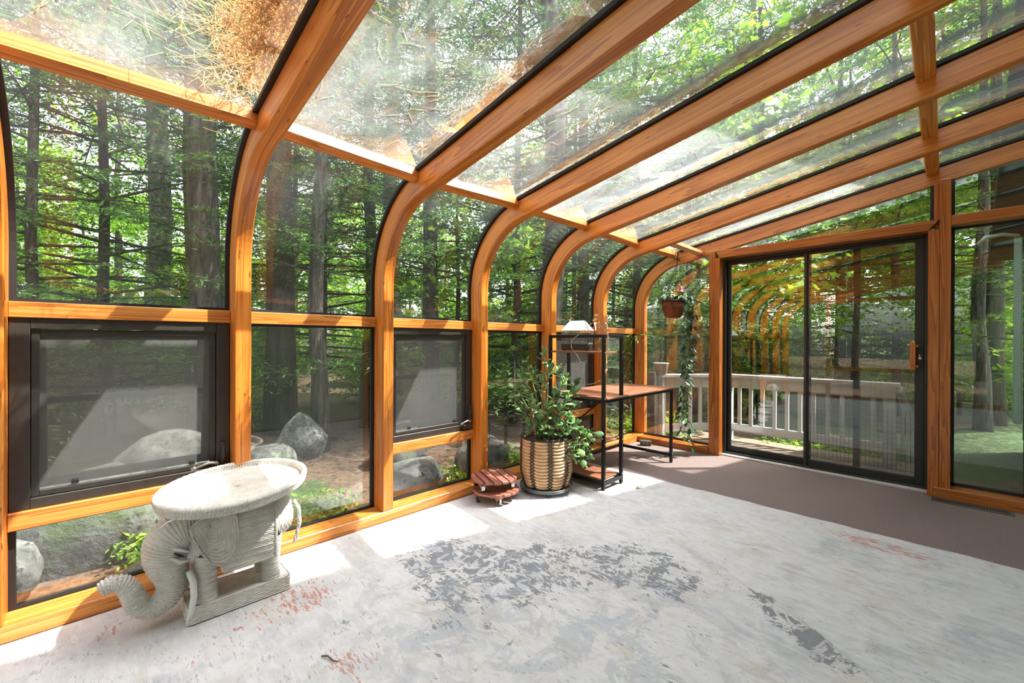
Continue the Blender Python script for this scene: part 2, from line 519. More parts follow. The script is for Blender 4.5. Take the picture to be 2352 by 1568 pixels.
# ---- left wall: sill, rails, panes, casements
wall_left = tag(empty('wall_left', (0, 0, 0)), 'long glass side wall with orange wooden sill and rails', 'wall', kind='structure')
mb = MB(); mb.box((XB - 0.02, -2.02, 0.0), (XF + 0.003, 4.86, 0.066), 1); mb.build('sill', WOOD, wall_left, 0.004)
mb = MB(); mb.box((XB - 0.05, -2.02, -0.25), (XB - 0.02, 4.86, 0.066), 1); mb.build('outer_skirt', BRONZE, wall_left)
CASEMENT = (1, 2, 4, 6)     # bays with an opening window (bay i lies between ribs i and i+1); 1 is behind the camera's left edge
for i in range(8):
    y0, y1 = RIB_R[i], RIB_R[i + 1] - RW
    mb = MB(); mb.box((XB, y0, 1.281), (-2.668, y1, 1.347), 1); mb.build('rail', WOOD, wall_left, 0.003)
    mb = MB(); mb.box((XB - 0.018, y0 - .02, 1.268), (XB - 0.0005, y1 + .02, 1.362), 1); mb.build('gasket', BLACK, wall_left)
    if i in CASEMENT:
        mb = MB(); mb.box((XB, y0, 0.405), (-2.660, y1, 0.478), 1); mb.build('rail', WOOD, wall_left, 0.003)
        mb = MB(); mb.box((XB - 0.016, y0 - .02, 0.393), (XB - 0.0005, y1 + .02, 0.47), 1); mb.build('gasket', BLACK, wall_left)
        mb = MB(); mb.box((XF - 0.156, y0 - .02, 0.05), (XF - 0.150, y1 + .02, 0.42)); mb.build('low_pane', GLASS_LOW, wall_left)
    else:
        mb = MB(); mb.box((XF - 0.156, y0 - .02, 0.05), (XF - 0.150, y1 + .02, 1.30)); mb.build('low_pane', GLASS_LOW, wall_left)
    mb = MB(); mb.box((XB - 0.018, y0 - .02, 0.060), (XB - 0.0005, y1 + .02, 0.076), 1); mb.build('gasket', BLACK, wall_left)

WIN_LABEL = {1: None, 2: 'bronze casement window at the left edge behind the wicker elephant', 4: 'bronze casement window in the third bay above the slatted plant dollies', 6: 'dark casement window behind the black metal shelf'}
def casement(i, n):
    y0, y1 = RIB_R[i] + .002, RIB_R[i + 1] - RW - .002
    z0, z1 = 0.479, 1.280
    w = tag(empty(f'window_{n}', (0, 0, 0)), WIN_LABEL[i] or 'bronze casement window beside the camera, outside the photo', 'window', kind='structure')
    fx0, fx1 = -2.735, -2.680
    fw = 0.058
    mb = MB()
    mb.box((fx0, y0, z0), (fx1, y0 + fw, z1), 2); mb.box((fx0, y1 - fw, z0), (fx1, y1, z1), 2)
    mb.box((fx0, y0 + fw, z1 - fw * .75), (fx1, y1 - fw, z1), 1); mb.box((fx0, y0 + fw, z0), (fx1, y1 - fw, z0 + fw * .75), 1)
    mb.build('frame', BRONZE, w, 0.002)
    iy0, iy1, iz0, iz1 = y0 + fw + .002, y1 - fw - .002, z0 + fw * .75 + .002, z1 - fw * .75 - .002
    sw = 0.024
    mb = MB()
    mb.box((-2.712, iy0, iz0), (-2.692, iy0 + sw, iz1), 2); mb.box((-2.712, iy1 - sw, iz0), (-2.692, iy1, iz1), 2)
    mb.box((-2.712, iy0 + sw, iz1 - sw), (-2.692, iy1 - sw, iz1), 1); mb.box((-2.712, iy0 + sw, iz0), (-2.692, iy1 - sw, iz0 + sw), 1)
    s = mb.build('screen_frame', BRONZE, w, 0.0015)
    mb = MB(); mb.box((-2.704, iy0 + sw, iz0 + sw), (-2.7025, iy1 - sw, iz1 - sw)); mb.build('screen', SCREEN, s)
    # outer sash tilted open behind the screen, with its glass
    mb = MB(); sash = empty('sash', (0, 0, 0), w)
    tilt = 0.14
    m = Matrix.Translation((-2.745, 0, z1 - .05)) @ Matrix.Rotation(tilt, 4, 'Y')
    H = (z1 - z0) - .09
    for (a, b) in (((-.02, iy0, -H), (.0, iy0 + .04, 0)), ((-.02, iy1 - .04, -H), (.0, iy1, 0)), ((-.02, iy0 + .04, -.04), (.0, iy1 - .04, 0)), ((-.02, iy0 + .04, -H), (.0, iy1 - .04, -H + .04)), ((-.02, iy0 + .04, -H * .46), (.0, iy1 - .04, -H * .46 + .028))):
        mb.box(a, b, None, m)
    mb.build('sash_frame', BRONZE, sash)
    mb = MB(); mb.box((-.013, iy0 + .035, -H + .035), (-.007, iy1 - .035, -.035), None, m); mb.build('sash_pane', GLASS_LOW, sash)
    # two screen clips, crank operator and latch
    for yy in (iy0 + .13, iy1 - .10):
        mb = MB(); mb.box((-2.698, yy - .012, iz0 + sw + .006), (-2.690, yy + .012, iz0 + sw + .024)); mb.box((-2.696, yy - .010, iz0 + sw + .024), (-2.692, yy + .010, iz0 + sw + .029)); mb.build('clip', BLACK, w, .001)
    yl = y1 - fw * .55
    la = MB(); la.box((-2.680, yl - .011, .565), (-2.664, yl + .011, .655), 2); la.box((-2.666, yl - .008, .545), (-2.652, yl + .008, .64), 2)
    la.tube([(-2.668, yl, .665), (-2.656, yl, .665)], .006, 8)
    la.build('latch', BRONZE, w, .003)
    cr = MB(); cr.box((-2.680, y1 - fw - .055, z0 + .016), (-2.640, y1 - fw + .03, z0 + .048), 1); cr.tube([(-2.640, y1 - fw, z0 + .045), (-2.622, y1 - fw - .005, z0 + .078)], .008, 8)
    ho = cr.build('crank', BRONZE, w, .004)
    cr = MB(); cr.tube([(-2.622, y1 - fw - .005, z0 + .078), (-2.612, y1 - fw - .04, z0 + .088), (-2.608, y1 - fw - .10, z0 + .072)], [.008, .007, .006], 8); cr.tube([(-2.608, y1 - fw - .10, z0 + .072), (-2.596, y1 - fw - .112, z0 + .075)], .010, 8)
    cr.build('crank_handle', STEEL if i != 2 else plain('warm_metal', (.42, .37, .33), .35, .6), ho)
for n, i in enumerate((2, 4, 6), 1): casement(i, n)
casement(1, 4)

# ---- far end wall
YE = 4.615
wall_far = tag(empty('wall_far', (0, 0, 0)), 'far end wall of glass framed in reddish wood around the sliding door', 'wall', kind='structure')
def wbox(lo, hi, name, mat, g=None, bev=0.003, parent=None):
    mb = MB(); mb.box(lo, hi, g); return mb.build(name, mat, parent or wall_far, bev)
wbox((XF + .003, YE, 0), (-1.75, 4.77, 0.062), 'sill', WOOD_RED, 0)
wbox((-0.062, YE, 0), (XH, 4.77, 0.076), 'sill', WOOD_RED, 0)
# left post and casing
wbox((-1.752, 4.640, 0), (-1.689, 4.775, 2.140), 'post', WOOD_RED, 2)
wbox((-1.690, 4.634, 0), (-1.644, 4.775, 2.062), 'casing', WOOD_RED, 2)
# right casing and mullion post
wbox((-0.094, 4.634, 0), (-0.030, 4.775, 2.062), 'casing', WOOD_RED, 2)
zt = RIB_S[8][0] + RIB_S[8][1] * (0.0 + 1.8)
wbox((-0.031, 4.640, 0.0), (0.032, 4.775, zt - .012), 'post', WOOD_RED, 2)
wbox((-0.062, 4.70, 2.06), (-0.029, 4.775, zt - .02), 'post', WOOD_RED, 2)
# head casing with mitred ends
mb = MB(); mb.prism([(-1.644, 2.062), (-0.094, 2.062), (-0.030, 2.140), (-1.690, 2.140)][::1], 0, 0.141, Matrix(((1, 0, 0, 0), (0, 0, -1, 4.775), (0, 1, 0, 0), (0, 0, 0, 1))))
for k in range(len(mb.uv)):
    pass
mb.build('head_casing', WOOD_RED, wall_far, 0.003)
wbox((0.033, 4.640, 2.083), (XH, 4.775, 2.157), 'rail', WOOD_RED, 0)
# panes and their black gaskets
def zline(x): return RIB_S[8][0] + RIB_S[8][1] * (x + 1.8)
def end_pane(poly, name='pane', mat=GLASS_LOW, parent=None):
    mb = MB(); mb.prism(poly, -4.806, -4.800, Matrix(((1, 0, 0, 0), (0, 0, -1, 0), (0, 1, 0, 0), (0, 0, 0, 1)))); return mb.build(name, mat, parent or wall_far)
arc = [(x, z) for x, z in rib_path(8, 0.01)]
left_poly = [(-2.58, 0.05), (-1.74, 0.05), (-1.74, 2.16)] + [p for p in reversed(arc) if p[0] < -1.76 and p[1] > .1]
end_pane(left_poly)
end_pane([(-1.70, 2.12), (-0.05, 2.12), (-0.05, zline(-.05) + .02), (-1.70, zline(-1.70) + .02)])
end_pane([(0.02, 2.14), (XH, 2.14), (XH, zline(XH) + .02), (0.02, zline(.02) + .02)])
end_pane([(0.02, 0.06), (XH, 0.06), (XH, 2.10), (0.02, 2.10)])
G0, G1 = 4.776, 4.799
for lo, hi in (((XF, 0.055), (-1.745, 0.082)), ((0.030, 0.07), (XH, 0.098)), ((0.030, 0.07), (0.052, 2.09)), ((0.030, 2.15), (0.052, zline(.04))), ((0.030, 2.150), (XH, 2.164)), ((0.030, 2.070), (XH, 2.09)), ((-0.085, 2.135), (-0.062, zline(-.07))), ((-1.756, .06), (-1.742, 2.1)), ((0.40, 0.08), (0.425, 2.1))):
    wbox((lo[0], G0, lo[1]), (hi[0], G1, hi[1]), 'gasket', BLACK, None, 0)

# ---- sliding door
door = tag(empty('door_1', (-0.87, 4.78, 0)), 'black framed sliding glass door in reddish wood casing', 'door', kind='structure')
door.location = (0, 0, 0)
def dbox(lst, name, mat, parent=door, bev=0.002):
    mb = MB()
    for lo, hi in lst: mb.box(lo, hi)
    return mb.build(name, mat, parent, bev)
dbox([((-1.643, 4.745, .012), (-1.622, 4.86, 2.06)), ((-0.116, 4.745, .012), (-0.095, 4.86, 2.06)), ((-1.622, 4.745, 2.035), (-0.116, 4.86, 2.06)), ((-1.622, 4.745, 0.012), (-0.116, 4.86, 0.030))], 'frame', DOORBLACK)
dbox([((-1.643, 4.690, 0.0), (-0.095, 4.744, 0.014))], 'threshold', plain('pale_threshold', (.62, .58, .55), .5))
fp = dbox([((-1.622, 4.806, .03), (-1.590, 4.84, 2.035)), ((-0.925, 4.806, .03), (-0.885, 4.84, 2.035)), ((-1.59, 4.806, .03), (-.925, 4.84, .088)), ((-1.59, 4.806, 2.005), (-.925, 4.84, 2.035))], 'fixed_panel', DOORBLACK)
dbox([((-1.592, 4.820, .085), (-.92, 4.826, 2.008))], 'pane', GLASS_DOOR, fp, 0)
sp = dbox([((-0.930, 4.765, .03), (-0.895, 4.800, 2.035)), ((-0.172, 4.765, .03), (-0.117, 4.800, 2.035)), ((-0.895, 4.765, .03), (-.172, 4.800, .092)), ((-0.895, 4.765, 2.012), (-.172, 4.800, 2.035))], 'sliding_panel', DOORBLACK)
dbox([((-0.898, 4.779, .09), (-.170, 4.785, 2.015))], 'pane', GLASS_DOOR, sp, 0)
dbox([((-0.929, 4.752, .03), (-0.906, 4.764, 2.02))], 'astragal', plain('brown_bronze', (.035, .026, .020), .4), sp)
lp = dbox([((-0.160, 4.757, .985), (-0.124, 4.765, 1.165)), ((-0.152, 4.735, 1.145), (-0.146, 4.757, 1.155)), ((-0.152, 4.735, 0.995), (-0.146, 4.757, 1.005))], 'lock_plate', BLACK, sp)
hb = MB(); hb.box((-0.200, 4.712, .965), (-0.165, 4.735, 1.195), 2); hb.box((-0.165, 4.722, .985), (-0.148, 4.738, 1.005)); hb.box((-0.165, 4.722, 1.150), (-0.148, 4.738, 1.170))
hb.build('pull_handle', WOOD_RED, sp, .004)
kb = MB(); kb.tube([(-0.141, 4.757, 1.062), (-0.141, 4.750, 1.062)], .010, 10); kb.tube([(-0.141, 4.752, 1.066), (-0.144, 4.748, 1.095)], [.004, .003], 8); kb.build('thumb_latch', plain('ivory_plastic', (.75, .70, .60), .4), lp)
scp = dbox([((-0.575, 4.845, .035), (-0.525, 4.858, 2.03))], 'screen_stile', DOORBLACK)
mb = MB(); mb.box((-.900, 4.850, .06), (-.12, 4.8515, 2.03)); mb.build('screen', screen_mat('door_screen', (.05, .05, .05), .22), scp)
gm = MB()
for k in range(27): gm.box((-.895 + k * .029, 4.8515, .095), (-.8925 + k * .029, 4.853, .62))
for k in range(12): gm.box((-.895, 4.8515, .10 + k * .045), (-.13, 4.853, .1015 + k * .045))
tag(gm.build('grille', DOORBLACK, scp), kind='stuff')

# ---- near end wall (behind the camera) and house wall
wall_back = tag(empty('wall_back', (0, 0, 0)), 'near end wall of glass and wood behind the camera', 'wall', kind='structure')
YB = -1.98
wbox((XF, YB - .04, 0), (XH, YB + .05, .066), 'sill', WOOD_RED, 0, .003, wall_back)
for xx in (-1.80, -0.06): wbox((xx - .04, YB - .04, .066), (xx + .04, YB + .05, RIB_S[0][0] + RIB_S[0][1] * (xx + 1.8)), 'post', WOOD, 2, .003, wall_back)
for z0, z1 in ((.58, .66), (2.04, 2.12)): wbox((-1.76, YB - .04, z0), (-.10, YB + .05, z1), 'rail', WOOD, 0, .003, wall_back)
mb = MB(); poly = [(-2.58, .05), (XH, .05), (XH, RIB_S[0][0] + RIB_S[0][1] * (XH + 1.8))] + [p for p in reversed(rib_path(0, .01)) if p[1] > .1]
mb.prism(poly, -YB, -YB + .006, Matrix(((1, 0, 0, 0), (0, 0, -1, 0), (0, 1, 0, 0), (0, 0, 0, 1)))); mb.build('pane', GLASS_LOW, wall_back)

SIDING = plain('pale_green_siding', (.42, .53, .46), .6, var=.06, scale=4)
wall_right = tag(empty('wall_right', (0, 0, 0)), 'pale green clapboard wall of the house beyond the sunroom', 'wall', kind='structure')
RIDGE_Y, RIDGE_Z, RSL = 1.5, 6.85, 0.567
def rake(y): return RIDGE_Z - RSL * abs(y - RIDGE_Y)
mb = MB(); poly = [(-7.0, -.4), (9.0, -.4), (9.0, rake(9.0)), (RIDGE_Y, RIDGE_Z), (-7.0, rake(-7))]
mb.prism(poly, XH + .02, XH + .14, Matrix(((0, 0, 1, 0), (1, 0, 0, 0), (0, 1, 0, 0), (0, 0, 0, 1)))); mb.build('sheathing', SIDING, wall_right)
mb = MB(); mb.box((XH + .14, 8.86, -.4), (6.0, 9.0, 2.64)); mb.box((XH + .14, -7, -.4), (6.0, -6.86, 2.64)); mb.build('return_wall', SIDING, wall_right)
cb = MB(); cb.prism([(XH + .02, 0), (XH - .012, .004), (XH - .002, .13), (XH + .02, .13)][::-1], 4.90, 9.0, Matrix(((1, 0, 0, 0), (0, 0, 1, 0), (0, 1, 0, 0), (0, 0, 0, 1))))
cme = cb.mesh('clapboard', SIDING)
for k in range(24): link_mesh('clapboard', cme, wall_right, (0, 0, -.12 + k * .118))
cb = MB(); cb.prism([(XH + .02, 0), (XH - .012, .004), (XH - .002, .13), (XH + .02, .13)][::-1], -2.05, 4.60, Matrix(((1, 0, 0, 0), (0, 0, 1, 0), (0, 1, 0, 0), (0, 0, 0, 1))))
cme = cb.mesh('clapboard', SIDING)
for k in range(20): link_mesh('clapboard', cme, wall_right, (0, 0, .02 + k * .118))
house_roof = tag(empty('roof_1', (0, 0, 0)), 'dark shingled gable roof of the house above the sunroom', 'roof', kind='structure')
SHINGLE = plain('dark_shingle', (.06, .06, .065), .9, scale=9, var=.3)
for sgn, yend in ((1, 9.4), (-1, -7.4)):
    mb = MB(); L = math.hypot(yend - RIDGE_Y, RIDGE_Z - rake(yend))
    a, b = Vector((3.2, RIDGE_Y, RIDGE_Z + .05)), Vector((3.2, yend, rake(yend) + .05))
    mb.beam(a, b, 5.5, .10); mb.build('slope', SHINGLE, house_roof)
# downspout with bracket at the house corner
ds = tag(empty('downspout', (XH - .06, 8.9, 2.2)), 'pale green downspout and pipe elbow on the house corner outside', 'pipe')
ds.location = (0, 0, 0)
mb = MB(); mb.box((XH - .10, 8.84, .1), (XH - .025, 8.93, 2.62), 2); mb.build('pipe', plain('green_downspout', (.40, .50, .45), .4), ds, .01)
mb = MB(); mb.tube([(XH - .06, 8.80, 2.62), (XH - .20, 8.78, 2.66), (XH - .36, 8.76, 2.64), (XH - .44, 8.75, 2.55)], .025, 8); mb.build('elbow', plain('grey_pipe', (.45, .52, .50), .4), ds)
# ================================================================== RUG
def gauss_np(X, Y, pts):
    """sum of soft round patches at pts (x, y, rx, ry, rot, weight) of the printed pattern"""
    tot = np.zeros(X.shape)
    for (x, y, rx, ry, rot, w) in pts:
        dx, dy = X - x, Y - y; c, s_ = math.cos(rot), math.sin(rot)
        u, v = (dx * c + dy * s_) / rx, (-dx * s_ + dy * c) / ry
        tot += w * .62 * np.clip(1 - np.hypot(u, v) / 1.45, 0, 1)
    return np.clip(tot, 0, 1)

t = NT('distressed_rug'); tc = t.n('ShaderNodeTexCoord'); P = tc.outputs['Object']
# streaky wear runs across the rug (along x)
wear = t.noise(t.mapping(P, (9, 30, 1)), 1.0, 4, 0.7)
wear2 = t.noise(t.mapping(P, (26, 85, 1)), 1.0, 4, 0.65)
soft = t.noise(P, 3.2, 4, 0.6, 0.6)
soft2 = t.noise(t.mapping(P, (1, 1, 1), (7, 3, 0)), 4.5, 3, 0.6, 1.2)
weave = t.noise(P, 190, 2, 0.7)
base = t.ramp(soft, [(0.32, (0.585, 0.555, 0.575)), (0.50, (0.685, 0.655, 0.675)), (0.66, (0.50, 0.49, 0.535))])
tan = t.ramp(soft2, [(0.53, (0, 0, 0)), (0.66, (1, 1, 1))])
base = t.mix(t.math('MULTIPLY', tan, 0.5), base, (0.60, 0.51, 0.43))
pale = t.ramp(wear, [(0.47, (0, 0, 0)), (0.62, (1, 1, 1))])
base = t.mix(t.math('MULTIPLY', pale, 0.6), base, (0.77, 0.742, 0.765))
# printed scroll motif: contour bands of a warped noise
sw = t.noise(P, 3.4, 3, 0.55, 1.8)
band = t.math('ABSOLUTE', t.math('SUBTRACT', t.math('FRACT', t.math('MULTIPLY', sw, 7.0)), 0.5))
band = t.ramp(band, [(0.06, (1, 1, 1)), (0.12, (0, 0, 0))])
DARK = [(-1.90, 1.32, .34, .28, 0, 1.25), (-1.66, 1.32, .40, .30, 0, 1.35), (-2.19, 1.33, .26, .2, 0, .8), (-1.66, 1.62, .36, .24, 0, 1.0), (-1.40, 1.60, .32, .24, 0, .95), (-1.30, 1.95, .36, .26, .3, 1.2), (-1.10, 2.18, .34, .24, 0, 1.4), (-1.02, 1.98, .30, .2, 0, 1.0), (-1.5, 1.85, .3, .2, 0, .7),
        (-.60, 2.20, .24, .12, -.5, 1.1), (-.42, 2.08, .22, .10, -.6, 1.2), (-.28, 1.92, .24, .12, -.7, .95), (-.80, 1.80, .50, .34, 0, .85), (-.95, 2.55, .34, .12, 0, .8), (-.10, 1.55, .40, .25, 0, .9), (-.55, 1.45, .45, .3, 0, .8), (-1.75, .75, .5, .2, .2, .7), (-.05, 2.4, .45, .2, 0, .8), (.25, 2.0, .4, .25, 0, .85), (-2.3, .0, .5, .4, 0, .8), (-1.35, .85, .5, .35, 0, .72), (-.3, 2.75, .6, .2, 0, .7), (-1.2, 1.2, .5, .3, 0, .7)]
vc = t.n('ShaderNodeVertexColor'); vc.layer_name = 'print'; sep = t.n('ShaderNodeSeparateColor'); t.l(vc.outputs[0], sep.inputs[0]); dm = sep.outputs[0]
blob = t.noise(P, 10.0, 5, .7, .5)
val = t.math('ADD', t.math('ADD', t.math('MULTIPLY', blob, .48), t.math('ADD', t.math('MULTIPLY', wear, .32), t.math('MULTIPLY', wear2, .20))), t.math('MULTIPLY', dm, .26))
ink = t.math('MULTIPLY', t.ramp(val, [(0.737, (0, 0, 0)), (0.76, (1, 1, 1))]), t.math('SUBTRACT', 1.0, t.math('MULTIPLY', band, .85)))
base = t.mix(t.math('MULTIPLY', ink, .80), base, (0.13, 0.138, 0.17))
# faint grey-blue rosettes
ro = t.ramp(t.noise(P, 6.0, 5, .75, .8), [(0.50, (0, 0, 0)), (0.55, (1, 1, 1))])
rmask = sep.outputs[1]; ROSE = ([(-1.35, 1.25, .7, .55, 0, 1.3), (-.95, 1.35, .6, .5, 0, 1.2), (-.6, 1.7, .6, .4, 0, 1.0), (-1.7, .9, .6, .5, 0, .9)])
base = t.mix(t.math('MULTIPLY', t.math('MULTIPLY', ro, rmask), .42), base, (0.34, 0.37, 0.44))
# sparse small flecks everywhere and rust coloured spots
fl2 = t.ramp(t.math('ADD', t.math('MULTIPLY', wear2, .6), t.math('MULTIPLY', blob, .4)), [(0.565, (0, 0, 0)), (0.60, (1, 1, 1))])
base = t.mix(t.math('MULTIPLY', fl2, .5), base, (0.25, 0.255, 0.27))
rm = sep.outputs[2]; RUST = ([(-2.13, .63, .14, .2, 0, 1.6), (-1.98, .70, .10, .2, .4, 1.5), (-.36, 3.28, .28, .14, 0, 1.7), (-.15, 3.24, .2, .08, 0, 1.5), (-1.54, .66, .16, .14, 0, 1.8), (-1.95, .35, .2, .2, 0, 1.0), (-2.2, 1.75, .2, .2, 0, .8), (-2.35, .02, .1, .1, 0, 1.5)])
ri = t.ramp(t.math('ADD', t.math('ADD', t.math('MULTIPLY', wear, .5), t.math('MULTIPLY', wear2, .5)), t.math('MULTIPLY', rm, .16)), [(0.645, (0, 0, 0)), (0.68, (1, 1, 1))])
base = t.mix(t.math('MULTIPLY', ri, .75), base, (0.48, 0.16, 0.10))
base = t.mix(t.math('MULTIPLY', weave, 0.22), base, (0.36, 0.36, 0.36))
t.bsdf(base, 0.95, t.bump(weave, 0.35, 0.003), Specular_IOR_Level=0.2)
RUG = t.m

FOLD = [(-1.30, 2.52), (-1.09, 2.45), (-0.84, 2.30), (-0.64, 2.18), (-0.39, 2.07), (-0.18, 1.90), (0.05, 1.70), (.3, 1.45)]
def fold_h(X, Y, pts, h, w):
    D = np.full(X.shape, 9.0); A = np.zeros(X.shape); tot = len(pts) - 1
    for k in range(tot):
        ax, ay = pts[k]; bx, by = pts[k + 1]
        dx, dy = bx - ax, by - ay; L2 = dx * dx + dy * dy
        s = np.clip(((X - ax) * dx + (Y - ay) * dy) / L2, 0, 1)
        d = np.hypot(X - ax - s * dx, Y - ay - s * dy)
        u = (k + s) / tot
        upd = d < D; D = np.where(upd, d, D); A = np.where(upd, u, A)
    return h * np.exp(-(D / w) ** 2) * np.clip(A * 6, 0, 1) * np.clip((1 - A) * 4, 0, 1)
nx, ny = 210, 300
gx = np.linspace(-2.555, 0.72, nx); gy = np.linspace(-1.55, 3.455, ny)
X, Y = np.meshgrid(gx, gy, indexing='ij')
rng = np.random.default_rng(5)
Z = 0.010 + fold_h(X, Y, FOLD, 0.030, 0.026) + fold_h(X, Y, [(-.9, 1.55), (-.3, 1.35), (.3, 1.2)], .006, .05) + fold_h(X, Y, [(-2.1, 2.95), (-1.3, 2.5)], .004, .04)
Z += 0.0012 * np.sin(X * 7 + 1.3 * np.sin(Y * 3)) * np.sin(Y * 5)
edge = 0.006 * np.sin(gx * 9) + 0.004 * np.sin(gx * 23)
Y = Y + edge[:, None] * np.clip((Y - 3.2) / .25, 0, 1)
Z = np.where((Y > 3.44 + edge[:, None]) | (X < -2.545), 0.001, Z)
mb = MB(); mb.grid(np.stack([X, Y, Z], -1))
me_ = mb.mesh('area_rug', RUG)
ca = me_.color_attributes.new('print', 'FLOAT_COLOR', 'POINT')
cols = np.stack([gauss_np(X, Y, DARK), gauss_np(X, Y, ROSE), gauss_np(X, Y, RUST), np.ones(X.shape)], -1).astype(np.float32)
ca.data.foreach_set('color', cols.reshape(-1, 4).ravel())
rug = link_mesh('area_rug', me_); tag(rug, 'large distressed cream and grey rug with charcoal medallion and a long wrinkle', 'rug')
# ================================================================== WICKER ELEPHANT TABLE
t = NT('white_wicker'); tc = t.n('ShaderNodeTexCoord')
n1 = t.noise(tc.outputs['Object'], 18, 3); n2 = t.noise(t.mapping(tc.outputs['Object'], (1, 1, 1)), 140, 3)
c = t.ramp(n1, [(0.35, (0.60, 0.55, 0.50)), (0.6, (0.71, 0.67, 0.63))])
c = t.mix(t.ramp(n2, [(0.60, (0, 0, 0)), (0.72, (1, 1, 1))]), c, (0.42, 0.33, 0.26))
t.bsdf(c, 0.6, t.bump(n2, 0.15, 0.002))
WICKER = t.m
IVORY = plain('painted_tusk', (0.76, 0.76, 0.74), 0.4, var=.04)
DARKHOLE = plain('dark_eye', (0.03, 0.03, 0.03), 0.8)

def weave_disp(P, su, sv, pitch, stake, amp=0.0032, closed_v=True):
    """push a surface grid P (m,n,3) out into over-and-under weavers; su, sv arc lengths (m,), (n,)"""
    P = np.asarray(P, float)
    du = np.gradient(P, axis=0)
    if closed_v:
        dv = (np.roll(P, -1, 1) - np.roll(P, 1, 1)) / 2
    else:
        dv = np.gradient(P, axis=1)
    N = np.cross(du, dv); L = np.linalg.norm(N, axis=2, keepdims=True); N = N / np.maximum(L, 1e-9)
    r = su[:, None] / pitch; row = np.floor(r); fr = r - row
    ns = sv[None, :] / stake
    prof = np.sqrt(np.clip(1 - ((2 * fr - 1) / .84) ** 2, 0, 1))     # round strand with a gap
    ou = np.cos(np.pi * (ns + row))                                     # over / under
    h = amp * 1.7 * (prof * (0.85 + 0.26 * ou) - 0.55)
    return P + N * h[..., None]

def loft(sections, step, nv, pitch, stake, amp=.0032, mat=WICKER, flip=False):
    """sections: list of (centre(3), axis_a(3), axis_b(3)); smooth loft resampled at step"""
    C = np.array([s[0] for s in sections], float); A = np.array([s[1] for s in sections], float); B = np.array([s[2] for s in sections], float)
    d = np.r_[0, np.cumsum(np.linalg.norm(np.diff(C, axis=0), axis=1) + 1e-6)]
    # count surface length roughly by adding the change in radius
    ra = np.linalg.norm(A, axis=1); d = np.r_[0, np.cumsum(np.hypot(np.linalg.norm(np.diff(C, axis=0), axis=1), np.diff(ra)) + 1e-6)]
    L = d[-1]; m = max(6, int(L / step)); s = np.linspace(0, L, m)
    def cub(V):
        out = np.zeros((m, 3)); T = np.gradient(V, d, axis=0)
        k = np.clip(np.searchsorted(d, s) - 1, 0, len(d) - 2); h = (d[k + 1] - d[k]); u = ((s - d[k]) / h)[:, None]; h = h[:, None]
        return (2 * u ** 3 - 3 * u ** 2 + 1) * V[k] + (u ** 3 - 2 * u ** 2 + u) * h * T[k] + (-2 * u ** 3 + 3 * u ** 2) * V[k + 1] + (u ** 3 - u ** 2) * h * T[k + 1]
    Cs, As, Bs = cub(C), cub(A), cub(B)
    th = np.linspace(0, 2 * np.pi, nv, endpoint=False)
    P = Cs[:, None] + As[:, None] * np.cos(th)[None, :, None] + Bs[:, None] * np.sin(th)[None, :, None]
    if flip: P = P[:, ::-1]
    rad = np.linalg.norm(As, axis=1).max()
    sv = th * rad; k = max(4, 2 * round(2 * np.pi * rad / stake / 2)); 
    return weave_disp(P, s, th * k / (2 * np.pi), pitch, 1.0, amp)

ELE = tag(empty('elephant_table', (-2.265, 0.465, 0.0)), 'white wicker elephant side table with oval tray on its back', 'table')
def epart(name, mb, mat=WICKER, parent=ELE):
    o = mb.build(name, mat, parent)
    if parent is ELE: o.matrix_parent_inverse = Matrix.Translation(ELE.location).inverted()
    return o
EX = -2.265
Z3 = np.zeros(3)
# plinth: woven band around a box, plain top
def band_box(x0, x1, y0, y1, z0, z1, r, step, pitch, stake, amp):
    """closed woven wall around a rounded rectangle (rows stacked upward)"""
    pts = []
    for cx, cy_, a0 in ((x1 - r, y1 - r, 0), (x0 + r, y1 - r, 90), (x0 + r, y0 + r, 180), (x1 - r, y0 + r, 270)):
        for k in range(5):
            a = math.radians(a0 + 22.5 * k); pts.append((cx + r * math.cos(a), cy_ + r * math.sin(a)))
    pts = np.array(pts); nxt = np.roll(pts, -1, 0); seg = np.linalg.norm(nxt - pts, axis=1); cum = np.r_[0, np.cumsum(seg)]
    n = int(cum[-1] / step); s = np.linspace(0, cum[-1], n, endpoint=False)
    k = np.clip(np.searchsorted(cum, s, side='right') - 1, 0, len(pts) - 1); u = ((s - cum[k]) / seg[k])[:, None]
    ring = pts[k] * (1 - u) + nxt[k] * u
    m = int((z1 - z0) / .0022); zz = np.linspace(z0, z1, m)
    P = np.zeros((m, n, 3)); P[:, :, 0] = ring[None, :, 0]; P[:, :, 1] = ring[None, :, 1]; P[:, :, 2] = zz[:, None]
    ks = 2 * round(cum[-1] / stake / 2)
    return weave_disp(P[:, ::-1], zz - z0, np.arange(n)[::-1] / n * ks, pitch, 1.0, amp)
mb = MB(); mb.grid(band_box(-2.362, -2.170, .268, .660, .002, .073, .012, .0035, .0088, .022, .0030), closed_v=True)
mb.box((-2.357, .273, .060), (-2.175, .655, .071))
epart('plinth', mb)
# legs
for xx in (-2.210, -2.318):
    for yy in (.338, .585):
        secs = [((xx, yy, z), (r, 0, 0), (0, r, 0)) for z, r in ((.072, .041), (.10, .039), (.16, .037), (.22, .041), (.27, .045))]
        mb = MB(); mb.grid(loft(secs, .0020, 56, .0088, .022), closed_v=True); epart('leg', mb)
